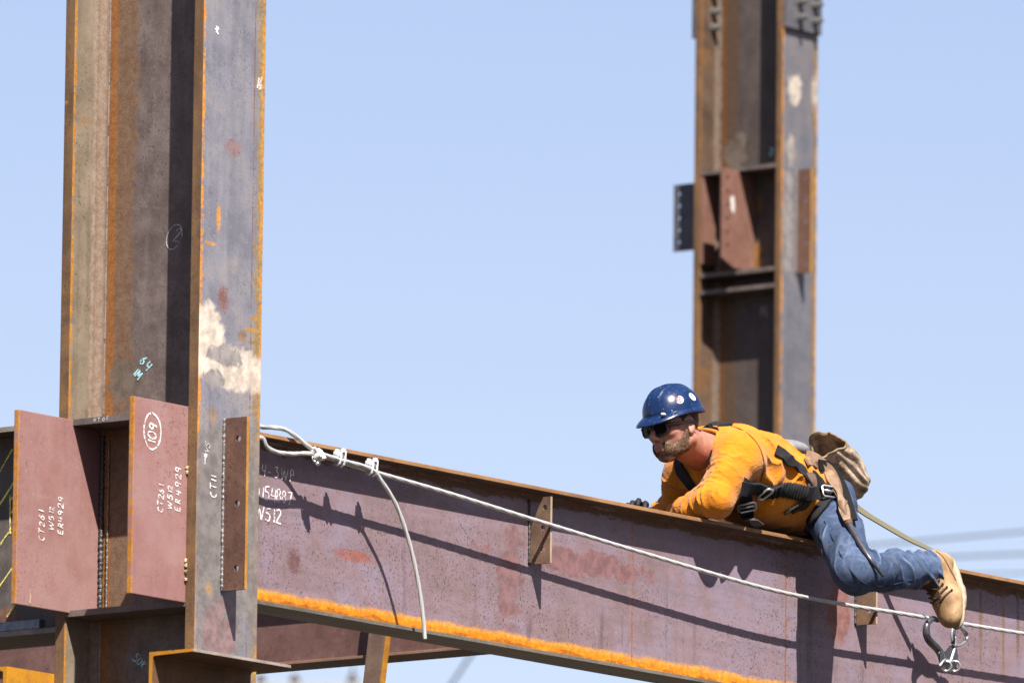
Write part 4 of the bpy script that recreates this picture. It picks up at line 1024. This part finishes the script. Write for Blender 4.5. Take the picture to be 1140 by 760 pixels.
def sticker(az, el, r, parts):
    c = V(dome(az, el)); e1 = (V(dome(az+.02, el))-c).normalized(); e2 = (V(dome(az, el+.02))-c).normalized(); n = e1.cross(e2).normalized()
    par = None
    def at(x, y, h):
        q = c+e1*x+e2*y; v = V(((q.x+.008)/ra, q.y/rb, (q.z-HU)/rc)); v2 = v.normalized(); p = V((v2.x*ra-.008, v2.y*rb, HU+v2.z*rc)); nn = V((v2.x/ra, v2.y/rb, v2.z/rc)).normalized()
        return H(*(p+nn*(h+.0025)))
    def disc(r0, r1, h, m, nm, pr, a0=0, a1=2*PI):
        bm = bmesh.new(); N = 32; rg = []
        for rr, hh in ((r0, h-.002), (r0, h), ((r0+r1)/2, h), (r1, h), (r1, h-.002)):
            rg.append([bm.verts.new(at(rr*math.cos(a0+(a1-a0)*i/N), rr*math.sin(a0+(a1-a0)*i/N), hh)) for i in range(N+1)])
        for a_, b_ in zip(rg, rg[1:]):
            for i in range(N): bm.faces.new((a_[i], a_[i+1], b_[i+1], b_[i]))
        return obj(nm, bm, m, pr)
    w = disc(.0005, r, .0008, STW, 'sticker', hat)
    for r0, r1, a0, a1 in parts: disc(r0*r, r1*r, .0016, STR, 'sticker_mark', w, a0, a1)
sticker(1.22, .42, .0165, [(.45, .68, .4, 5.6), (.05, .28, 0, 2*PI), (.78, .84, 0, 2*PI)])
sticker(1.80, .44, .0165, [(.40, .62, 0, 4.2)])
bm = bmesh.new(); add_ball(bm, H(.112, .066, .050), .010, (1.2, .8, .6)); obj('brim_scuff', bm, plain('scuffed_white', (1.4, 1.35, 1.28), .6), hat, True)
bm = bmesh.new(); add_tube(bm, [H(-.006+.096*math.cos(t), .080*math.sin(t), .047) for t in [2*PI*i/40 for i in range(40)]], .007, 8, True, True)
obj('head_band', bm, plain('hat_band', (.34, .24, .13), .7, .3, 0, .4, 60), hat, True)

# ------------------------------------------------------------------ harness, bag, tools
tree = BVHTree.FromPolygons([tuple(v.co) for v in shirt_me.vertices], [tuple(p.vertices) for p in shirt_me.polygons])
# shirt mesh is stored relative to its parent; shift queries
PO = wloc(person)
jm = jeans.data; jtree = BVHTree.FromPolygons([tuple(v.co) for v in jm.vertices], [tuple(p.vertices) for p in jm.polygons])
def hit(x, y, lift=.004, trees=(tree, jtree)):
    best = None
    for t in trees:
        d = ray(x, y).normalized(); r = t.ray_cast(CAM-PO, d)
        if r[0] is not None and (best is None or r[3] < best[3]): best = r
    if best is None:
        p = on(x, y, -.1); return near(p, lift)
    n = best[1]; return best[0]+PO+n*lift, n
def near(p, lift=.004, trees=(tree, jtree)):
    best = None
    for t in trees:
        r = t.find_nearest(V(p)-PO)
        if best is None or r[3] < best[3]: best = r
    return best[0]+PO+best[1]*lift, best[1]
def strap(ctrl, w, th, lift=.003, n=10, snap=True):
    """ribbon laid on the clothes through control points (already on the surface)"""
    P = [c[0] for c in ctrl]; Nn = [c[1] for c in ctrl]; pts = spline(P, n); out, nrm = [], []
    for i, p in enumerate(pts):
        k = min(i//n, len(P)-2); t = (i-k*n)/n; nn = Nn[k].lerp(Nn[k+1], t)
        if snap:
            q, n2 = near(p, lift); 
            if (q-p).length < .05: p = p.lerp(q, .8); nn = nn.lerp(n2, .5)
        out.append(p); nrm.append(nn.normalized())
    for _ in range(2):
        nrm = [(nrm[max(i-1, 0)]+nrm[i]+nrm[min(i+1, len(nrm)-1)]).normalized() for i in range(len(nrm))]
        out = [out[i] if i in (0, len(out)-1) else out[i-1]*.25+out[i]*.5+out[i+1]*.25 for i in range(len(out))]
    bm = bmesh.new(); add_ribbon(bm, out, nrm, w, th); return bm, out, nrm
WEB = M('black_webbing', .8, .2); n1 = WEB.noise(300, 2, .5); WEB.color(WEB.ramp(WEB.noise(22, 4, .6), [(.35, (.012, .012, .015)), (.65, (.035, .034, .038))])); WEB.bump(n1, .4, .002)
WEBG = plain('grey_webbing', (.16, .145, .15), .8, .2, 0, .3, 60, .4, 300)
STEELB = plain('buckle_steel', (1.5, 1.55, 1.62), .28, .5, .8, .15, 80)
har = thing('safety_harness', 'black webbing safety harness with steel buckles strapped over the orange shirt', 'harness', (3.15, -.05, .0))
def buckle(p, n, d, w, h, bar=True):
    n = n.normalized(); d = (d-n*d.dot(n)).normalized(); s = n.cross(d); bm = bmesh.new()
    c = p+n*.008; loop = []
    for a, b in ((-1, -.7), (-.8, -1), (.8, -1), (1, -.7), (1, .7), (.8, 1), (-.8, 1), (-1, .7)): loop.append(c+s*(a*w/2)+d*(b*h/2))
    add_tube(bm, loop, .0042, 8, True, True)
    if bar: add_tube(bm, [c-s*w*.42-d*h*.05, c+s*w*.42-d*h*.05], .0045, 8)
    return obj('buckle', bm, STEELB, har, True)
# flank belt with its ribbed elastic cover
bc = [hit(822, 543, .008), hit(845, 541, .012), hit(870, 543, .013), hit(893, 548, .012), hit(908, 549, .010)]
bm, bp, bn = strap(bc, .050, .009, .012, 14); obj('flank_strap', bm, WEB.m, har)
bm = bmesh.new(); n0, n1_ = int(len(bp)*.30), int(len(bp)*.80)
for i in range(n0, n1_, 2):
    t = (bp[min(i+1, len(bp)-1)]-bp[i-1]).normalized(); s = t.cross(bn[i]).normalized()
    jit = random.uniform(-.003, .003)
    add_tube(bm, [bp[i]-s*.024+bn[i]*.003, bp[i]-s*.021+bn[i]*.009+t*jit, bp[i]+bn[i]*(.0105+jit*.3), bp[i]+s*.021+bn[i]*.009-t*jit, bp[i]+s*.024+bn[i]*.003], .0056, 8)
obj('elastic_cover', bm, WEB.m, har, True)
p, n = bp[16]+bn[16]*.010, bn[16]; buckle(p, n, bp[20]-bp[10], .058, .030, False)
# chest strap down to the beam, with buckle and loose grey tail
cs = [hit(825, 538, .005), hit(828, 548, .006), hit(831, 562, .006), hit(833, 574, .006)]
bm, p2, n2 = strap(cs, .046, .006, .009); obj('chest_strap', bm, WEB.m, har)
k5 = len(p2)*5//9; p, n = p2[k5]+n2[k5]*.010, n2[k5]; buckle(p, n, p2[-1]-p2[0], .060, .044)
q = on(838, 583, -.11); bm = bmesh.new(); add_ribbon(bm, spline([p2[-8]+n2[-8]*.006, hit(833, 573, .012)[0], q+V((0, 0, .012)), on(846, 586, -.078)+V((0, 0, .004))], 6), [n]*19, [.036]*10+[.03]*9, .003); obj('strap_tail', bm, WEBG, har)
# shoulder straps: near one over the trapezius and down the back, far one across the chest
ss = [hit(792, 508, .004), hit(786, 495, .004), hit(787, 480, .004), near(LSH*.45+NB*.55+V((.03, 0, .10)), .004), near((3.18, .075, .40), .004), near((3.34, .075, .37), .004), near((3.48, .05, .31), .004)]
bm, _, _ = strap(ss, .044, .005, .004); obj('shoulder_strap', bm, WEB.m, har)
ss = [near(NB+V((.05, .09, .09)), .004), near(NB+V((-.03, .085, .03)), .004), hit(757, 520, .004), hit(764, 531, .004), near((3.02, .07, .13), .004), near((3.08, .05, .09), .004)]
bm, _, _ = strap(ss, .046, .005, .004); obj('shoulder_strap', bm, WEB.m, har)
# back strap running to the hip and the leg strap with its buckle
ss = [hit(862, 501, .005), hit(876, 511, .005), hit(888, 522, .005), hit(898, 534, .005), hit(908, 546, .006)]
bm, _, _ = strap(ss, .040, .006, .010); obj('back_strap', bm, WEB.m, har)
ss = [hit(902, 530, .006), hit(912, 541, .008), hit(919, 550, .008), hit(917, 562, .008), hit(910, 574, .008), hit(903, 584, .006)]
bm, p3, n3_ = strap(ss, .044, .006, .010); obj('leg_strap', bm, WEB.m, har)
p, n = p3[20]+n3_[20]*.010, n3_[20]; buckle(p, n, p3[24]-p3[16], .058, .040)
p, n = hit(903, 537, .010); bm = bmesh.new(); add_ribbon(bm, spline([hit(899, 527, .012)[0], hit(901, 537, .014)[0], hit(900, 545, .012)[0]], 6), [n]*13, .040, .004); obj('keeper', bm, plain('brown_keeper', (.20, .12, .08), .7, .3, 0, .3, 60), har)
# dark lanyard keeper cords hanging under the belt
bm = bmesh.new()
for a, b, c_ in (((898, 550), (885, 560), (872, 570)), ((900, 552), (890, 562), (880, 569)), ((902, 553), (894, 563), (886, 566))):
    add_tube(bm, spline([hit(*a, .010)[0], hit(*b, .014)[0], hit(*c_, .008)[0]], 6), .0062, 8)
obj('cord_loops', bm, plain('dark_cord', (.05, .04, .03), .8, .2, 0, .6, 120, .5), har, True)
# seams on the shirt and the jeans
SEAM = plain('orange_seam', (.50, .16, .008), .85, .1); SEAMJ = plain('denim_seam', (.03, .045, .09), .85, .1)
sp_ = [hit(*q_, .0008)[0] for q_ in ((806, 474), (820, 476), (833, 483), (843, 494), (849, 508), (850, 522), (847, 535))]
obj('sleeve_seam', tube(spline(sp_, 6), .0024, 6), SEAM, shirt, True)
sp_ = [hit(*q_, .0008, (jtree,))[0] for q_ in ((918, 580), (926, 597), (936, 617), (948, 636), (962, 649), (982, 652), (1004, 648), (1022, 643))]
obj('leg_seam', tube(spline(sp_, 6), .0026, 6), SEAMJ, jeans, True)
# grey dorsal pad
pc = on(876, 499, .06); gp = Grid(A(pc)-.16, A(pc)+.16, .004)
gp.ball(A(pc)+A((0, 0, -.004)), (.090, .075, .034), None, .01)
DP = plain('grey_dorsal_pad', (.34, .34, .36), .6, .3, 0, .2, 40, .3, 120)
pad = link_mesh('dorsal_pad', gp.mesh('dorsal_pad', 1), DP, har)
bm = bmesh.new(); add_tube(bm, [V(pc)+V((.078*math.cos(t), .064*math.sin(t), -.022)) for t in [2*PI*i/30 for i in range(30)]], .006, 8, True, True); obj('pad_rim', bm, WEB.m, pad, True)

# canvas bolt bag on the back of the hip
CV = M('brown_canvas', .85, .2); n1 = CV.noise(14, 5, .7); n2 = CV.noise(60, 4, .6)
CV.color(CV.ramp(CV.math('ADD', CV.math('MULTIPLY', n1, .7), CV.math('MULTIPLY', n2, .3)), [(.36, (.26, .175, .11)), (.48, (.55, .395, .27)), (.60, (.92, .71, .53))])); CV.bump(n2, .6, .006)
bag = thing('bolt_bag', 'crumpled brown canvas bolt bag with an open mouth on the rear hip of the worker', 'tool bag', tuple(on(925, 545, -.02)))
def pxv(x, y, Y): return on(x, y, Y)
def surf(x, y, Y, lift=.015):
    """point on the clothes under that sight line, lifted off a little; else on the plane y = Y"""
    best = None
    for t in (tree, jtree):
        r = t.ray_cast(CAM-PO, ray(x, y).normalized())
        if r[0] is not None and (best is None or r[3] < best[3]): best = r
    return best[0]+PO-FV*lift if best is not None else on(x, y, Y)
top = pxv(917, 503, .03); bot = pxv(949, 545, .05)
axv = (bot-top); Lb = axv.length; axv.normalize()
sx = (RV*.92+UV*.39); sx = (sx-axv*sx.dot(axv)).normalized(); sy = axv.cross(sx)
bm = bmesh.new(); rings = []; nr, nt = 26, 72
for j in range(nr):
    v = j/(nr-1); row = []
    for i in range(nt):
        t = 2*PI*i/nt
        r = .074+.010*math.sin(v*3)-.004*v
        r *= 1+.09*math.sin(3*t+5*v)*(1-.5*v)+.075*math.sin(7*t-6*v+1)*(1-v*.6)*(1+.5*math.sin(9*v))+.05*math.sin(13*t+9*v+1.5*math.sin(6*v))
        if v > .86: r *= 1-.30*((v-.86)/.14)**2
        flat = .72
        hgt = v*Lb*1.15-.02+(.022*math.sin(2*t+.8)+.012*math.sin(5*t))*(1-v)+.008*math.sin(4*t+2)*v
        row.append(bm.verts.new(top+axv*hgt+sx*(r*math.copysign(abs(math.cos(t))**(1-.35*v), math.cos(t))*1.0)+sy*(r*flat*math.copysign(abs(math.sin(t))**(1-.35*v), math.sin(t)))))
    rings.append(row)
for a_, b_ in zip(rings, rings[1:]):
    for i in range(nt): bm.faces.new((a_[i], a_[(i+1) % nt], b_[(i+1) % nt], b_[i]))
bm.faces.new(rings[-1])
o = obj('bag_body', bm, CV.m, bag, True); sm = o.modifiers.new('cloth', 'SOLIDIFY'); sm.thickness = .004
bm = bmesh.new(); add_tube(bm, [v_ + axv*.001 for v_ in [top+axv*(-.02+.022*math.sin(2*t+.8)+.012*math.sin(5*t))+sx*(.0745*(1+.09*math.sin(3*t)+.06*math.sin(7*t+1)+.035*math.sin(13*t))*math.cos(t)*1.02)+sy*(.0745*.72*(1+.09*math.sin(3*t)+.06*math.sin(7*t+1)+.035*math.sin(13*t))*math.sin(t)) for t in [2*PI*i/72 for i in range(72)]]], .0042, 7, True, True)
obj('bag_rim', bm, plain('tan_bag_binding', (.40, .29, .18), .8, .2, 0, .3, 60), bag, True)
for k in range(2):
    bm = bmesh.new(); s0 = spline([surf(897, 505+9*k, -.04, .014), surf(908, 509+8*k, -.06, .02), surf(920, 519+7*k, -.09, .02), surf(930, 533+5*k, -.10, .02)], 8)
    add_ribbon(bm, s0, [(-FV+UV*.3).normalized()]*len(s0), .030, .006); obj('bag_strap', bm, plain('leather_strap', (.42, .26, .16), .6, .35, 0, .35, 30, .4, 90), bag)

# leather scabbard with a spud wrench
LEA = plain('brown_leather', (.27, .15, .085), .55, .4, 0, .35, 25, .4, 80)
frog = thing('tool_frog', 'narrow brown leather tool holder hanging beside the canvas bag', 'tool holder', tuple(pxv(936, 570, -.17)))
fp = spline([surf(905, 517, -.09, .03), surf(918, 521, -.12, .035), surf(929, 538, -.15, .035), surf(936, 556, -.18, .035), surf(943, 580, -.2, .03)], 9); fn = [(-FV+UV*.15).normalized()]*len(fp)
bm = bmesh.new(); add_ribbon(bm, fp, fn, [.022+.028*math.sin(PI*min(1, i/26)) for i in range(len(fp))], .009); obj('holder_back', bm, LEA, frog)
bm = bmesh.new(); p5 = [p-FV*.012 for p in fp[12:]]; add_ribbon(bm, p5, fn[12:], [.026+.012*math.sin(i*.4) for i in range(len(p5))], .008); obj('holder_pocket', bm, plain('tan_leather', (.42, .27, .16), .55, .4, 0, .35, 25, .4, 80), frog)
bm = bmesh.new(); add_ribbon(bm, [p+RV*.018+FV*.014 for p in fp], fn, .040, .006); obj('holder_liner', bm, plain('black_leather', (.012, .011, .012), .8, .15), frog)
wr = thing('spud_wrench', 'grey steel spud wrench with a long tapered tip hanging from the leather tool holder', 'wrench', tuple(pxv(982, 640, -.24)))
ws = [surf(x, y, Y, .03) for x, y, Y in ((938, 566, -.2), (945, 583, -.24), (958, 606, -.29), (970, 624, -.36), (983, 641, -.42))]
bm = bmesh.new(); add_tube(bm, spline(ws, 8), [.0135-.0085*i/32 for i in range(33)], 12); obj('tapered_shank', bm, plain('worn_tool_steel', (.27, .26, .28), .38, .5, .75, .3, 60), wr, True)
bm = bmesh.new(); add_tube(bm, [ws[0]+UV*.03, ws[0], ws[1]], [.016, .018, .0145], 12); obj('wrench_collar', bm, LEA, wr, True)

# lanyard and hooks -------------------------------------------------------------
lan = thing('lanyard', 'ribbed olive tan lanyard strap stretched from the bag on his hip to his boot', 'lanyard', tuple(pxv(1041, 614, -.2)))
LY = M('olive_webbing', .85, .2); n1 = LY.noise(30, 3, .6)
wv = LY.N.new('ShaderNodeTexWave'); wv.inputs['Scale'].default_value = 42; wv.bands_direction = 'X'; LY.link(LY.pos, wv.inputs['Vector'])
LY.color(LY.mix(wv.outputs['Fac'], (.13, .12, .075), (.36, .32, .20))); LY.bump(wv.outputs['Fac'], .5, .003)
lp = spline([pxv(945, 558, -.02), pxv(962, 571, -.05), pxv(985, 585, -.09), pxv(1015, 602, -.15), pxv(1041, 614, -.20)], 8)
bm = bmesh.new(); add_ribbon(bm, lp, [(-FV*.6+UV*.8).normalized()]*len(lp), [.034-.014*i/32 for i in range(33)], .004); obj('webbing', bm, LY.m, lan)
TANW = plain('tan_shock_pack', (.36, .26, .15), .8, .2, 0, .45, 40, .6, 90)
bm = bmesh.new(); sp = spline([pxv(1043, 612, -.20), pxv(1046, 622, -.20), pxv(1052, 640, -.185), pxv(1058, 662, -.16), pxv(1061, 690, -.125)], 8)
add_tube(bm, sp, [.0095]*6+[.012+.010*math.sin(PI*i/18) for i in range(19)]+[.010]*8, 12); obj('shock_pack', bm, TANW, lan, True)
bm = bmesh.new()
sp3 = spline([pxv(1040, 613, -.22), pxv(1045, 620, -.22), pxv(1048, 632, -.22)], 6); add_tube(bm, sp3, .005, 8)
obj('tether_loop', bm, WEB.m, lan, True)
HKM = plain('forged_hook', (.20, .20, .215), .35, .5, .7, .3, 40); HKL = plain('bright_hook', (1.3, 1.3, 1.34), .3, .5, .8, .2, 60)
hk = thing('scaffold_hook', 'large dark steel scaffold hook clipped over the wire rope under the boot of the worker', 'snap hook', tuple(pxv(1052, 742, -.11)))
hy = -.105
bowp = [pxv(1043, 690, hy), pxv(1038, 688.5, hy), pxv(1032, 695, hy), pxv(1031.5, 705, hy), pxv(1035, 713, hy), pxv(1042, 720, hy), pxv(1047, 727, hy), pxv(1050, 736, hy)]
bm = bmesh.new(); bs = spline(bowp, 8); add_ribbon(bm, [p+FV*.006 for p in bs], [-FV]*len(bs), [.012+.016*min(1, i/24) for i in range(len(bs))], .014); bmesh.ops.bevel(bm, geom=bm.edges[:], offset=.002, segments=2, affect='EDGES'); obj('hook_bow', bm, HKM, hk, True)
bm = bmesh.new()
for yy, oo in ((hy-.010, -1), (hy+.008, 1)):
    add_prism(bm, [pxv(1047, 723, yy), pxv(1052, 725, yy), pxv(1057, 718, yy), pxv(1065, 717, yy), pxv(1067, 735, yy), pxv(1064, 745, yy), pxv(1057, 748, yy), pxv(1050, 746, yy), pxv(1046, 740, yy)], -FV*.004)
obj('hook_cheek', bm, HKM, hk)
bm = bmesh.new()
for (x, y, r) in ((1053.5, 741, .017), (1063, 741, .018)):
    add_tube(bm, [pxv(x, y, hy-.016)+(RV*math.cos(t)+UV*math.sin(t))*r for t in [2*PI*i/22 for i in range(22)]], .0046, 8, True, True)
obj('hook_eye', bm, HKL, hk, True)
bm = bmesh.new(); add_tube(bm, spline([pxv(1057, 739, hy-.012), pxv(1060, 730, hy-.012), pxv(1063, 719, hy-.012), pxv(1063, 708, hy-.012)], 6), .0062, 8)
add_tube(bm, spline([pxv(1046, 741, hy-.014), pxv(1052, 734, hy-.016), pxv(1059, 737, hy-.014)], 6), .0045, 8); obj('hook_gate', bm, HKL, hk, True)
sn_ = thing('snap_link', 'bright steel oval snap link joining the scaffold hook to the tan lanyard end', 'snap hook', tuple(pxv(1064, 718, -.12)))
bm = bmesh.new(); hy2 = -.122
ov = spline([pxv(x, y, hy2) for x, y in ((1062, 718), (1059.5, 708), (1061, 698), (1065, 692), (1070, 694), (1074, 701), (1077, 708), (1074, 714), (1068, 718), (1062, 718))], 6)
add_tube(bm, ov[:-1], .0048, 8, True, True); obj('link_body', bm, HKL, sn_, True)
bm = bmesh.new(); add_tube(bm, [pxv(1067, 692, hy2-.008), pxv(1076, 706, hy2-.008)], .0088, 12); add_tube(bm, [pxv(1064, 690, hy2-.004), pxv(1068, 694, hy2-.006)], .0098, 10); obj('link_sleeve', bm, HKL, sn_, True)
bm = bmesh.new(); add_tube(bm, [pxv(1062, 692, hy2), pxv(1061, 716, hy2)], .0075, 10); obj('link_swivel', bm, plain('blue_grey_swivel', (.16, .19, .26), .3, .5, .7), sn_, True)

# ------------------------------------------------------------------ background, far off and out of focus
def far(x, y, dist): return CAM+ray(x, y)*dist
WIRE = plain('cable_black', (.03, .03, .035), .6, .3, 0, .1)
for i, (a, b, w) in enumerate((((980, 605.5), (1140, 591.5), .017), ((1000, 622), (1140, 616), .017), ((1040, 640), (1140, 637.5), .011))):
    p, q = far(*a, 160), far(*b, 160); dd = (q-p).normalized(); mid = (p+q)/2
    pts = [mid+dd*t+V((0, 0, .0012*(t*t)*.3)) for t in [-26+52*k/30 for k in range(31)]]
    o = obj('overhead_cable', tube(pts, w, 8), WIRE); 
    tag(o, ('highest', 'middle', 'lowest')[i]+' of the three blurred overhead cables crossing the sky at the right edge', 'cable', 'blurred overhead cables')
p, q = far(522, 732, 160), far(500, 765, 160)
o = obj('guy_cable', tube([p+(p-q)*1.4, p, q, q+(q-p)*9], .022, 8), WIRE); tag(o, 'faint blurred slanting cable in the sky below the long beam', 'cable')
POLE = plain('weathered_pole', (.16, .12, .09), .8, .2, 0, .3, 8)
INS = plain('brown_insulator', (.10, .055, .03), .4, .5)
pr = far(340, 770, 160); base = V((pr.x, pr.y, -7.0))
up_ = thing('utility_pole', 'blurred utility pole with brown insulators on its crossarm glimpsed below the low cross beam', 'utility pole', tuple(base))
obj('pole', tube([base, pr+V((0, 0, -.3)), pr+V((0, 0, .04))], [.17, .11, .1], 14), POLE, up_, True)
ca = RV.normalized(); cc = far(340, 764, 160)
obj('crossarm', box((-.95, -.06, -.05), (.95, .06, .05), .01, Matrix.Translation(cc) @ Matrix((ca, V((0, 0, 1)).cross(ca), V((0, 0, 1)))).transposed().to_4x4()), plain('pale_crossarm', (.55, .55, .52), .7), up_)
for x in (290, 328, 392):
    pp = far(x, 762, 160); bm = bmesh.new()
    add_tube(bm, [pp, pp+V((0, 0, .03)), pp+V((0, 0, .05)), pp+V((0, 0, .09)), pp+V((0, 0, .10)), pp+V((0, 0, .16))], [.03, .03, .085, .07, .05, .03], 12)
    obj('insulator', bm, INS, up_, True)
obj('pole_pin', tube([far(392, 762, 160), far(393, 742, 160)], .02, 8), INS, up_)

# ground: one sheet to the horizon -------------------------------------------------
bm = bmesh.new(); bmesh.ops.create_grid(bm, x_segments=8, y_segments=8, size=6000, matrix=Matrix.Translation((0, 0, -7.02)))
GR = M('packed_dirt_ground', .95, .1); n1 = GR.noise(.05, 6, .6); n2 = GR.noise(1.5, 5, .6)
GR.color(GR.ramp(GR.math('ADD', GR.math('MULTIPLY', n1, .6), GR.math('MULTIPLY', n2, .4)), [(.35, (.085, .072, .06)), (.65, (.15, .13, .105))]))
tag(obj('ground', bm, GR.m), kind='structure')

# ------------------------------------------------------------------ light, sky, camera
TR = V((.676, 1.0, -1.615)).normalized()
sun = bpy.data.lights.new('sun', 'SUN'); sun.energy = 5.0; sun.angle = math.radians(.53); sun.color = (1, .95, .87)
so = bpy.data.objects.new('sun', sun); C.objects.link(so); so.rotation_euler = TR.to_track_quat('-Z', 'Y').to_euler(); so.location = (-20, -30, 40)
w = bpy.data.worlds.new('World'); bpy.context.scene.world = w; w.use_nodes = True; nt = w.node_tree
sky = nt.nodes.new('ShaderNodeTexSky'); sky.sky_type = 'NISHITA'; sky.sun_disc = False
sky.sun_elevation = math.asin(-TR.z); sky.sun_rotation = math.atan2(-TR.x, -TR.y) % (2*PI)
sky.air_density = 1.0; sky.dust_density = 1.0; sky.ozone_density = 1.5
wb = nt.nodes.new('ShaderNodeMix'); wb.data_type = 'RGBA'; wb.blend_type = 'MULTIPLY'; wb.inputs[0].default_value = 1; wb.inputs[7].default_value = (1.145, .98, 1.015, 1)
nt.links.new(sky.outputs[0], wb.inputs[6])
bg = nt.nodes['Background']; nt.links.new(wb.outputs[2], bg.inputs[0]); bg.inputs[1].default_value = .05

cam = bpy.data.cameras.new('camera'); co = bpy.data.objects.new('camera', cam); C.objects.link(co)
cam.sensor_width = 36; cam.lens = FPX*36/1140; cam.clip_start = .5; cam.clip_end = 20000
mw = Matrix((RV, UV, -FV)).transposed().to_4x4(); mw.translation = CAM; co.matrix_world = mw
cam.dof.use_dof = True; cam.dof.focus_distance = (V((2.6, -.1, .2))-CAM).dot(FV); cam.dof.aperture_fstop = 8.0
sc = bpy.context.scene; sc.camera = co
sc.view_settings.view_transform = 'Standard'; sc.view_settings.look = 'None'; sc.view_settings.gamma = 1; sc.view_settings.use_curve_mapping = False
sc.view_settings.exposure = 1.63
sc.render.engine = 'CYCLES'; sc.cycles.use_denoising = True; sc.cycles.max_bounces = 6; sc.cycles.diffuse_bounces = 2; sc.cycles.transparent_max_bounces = 8
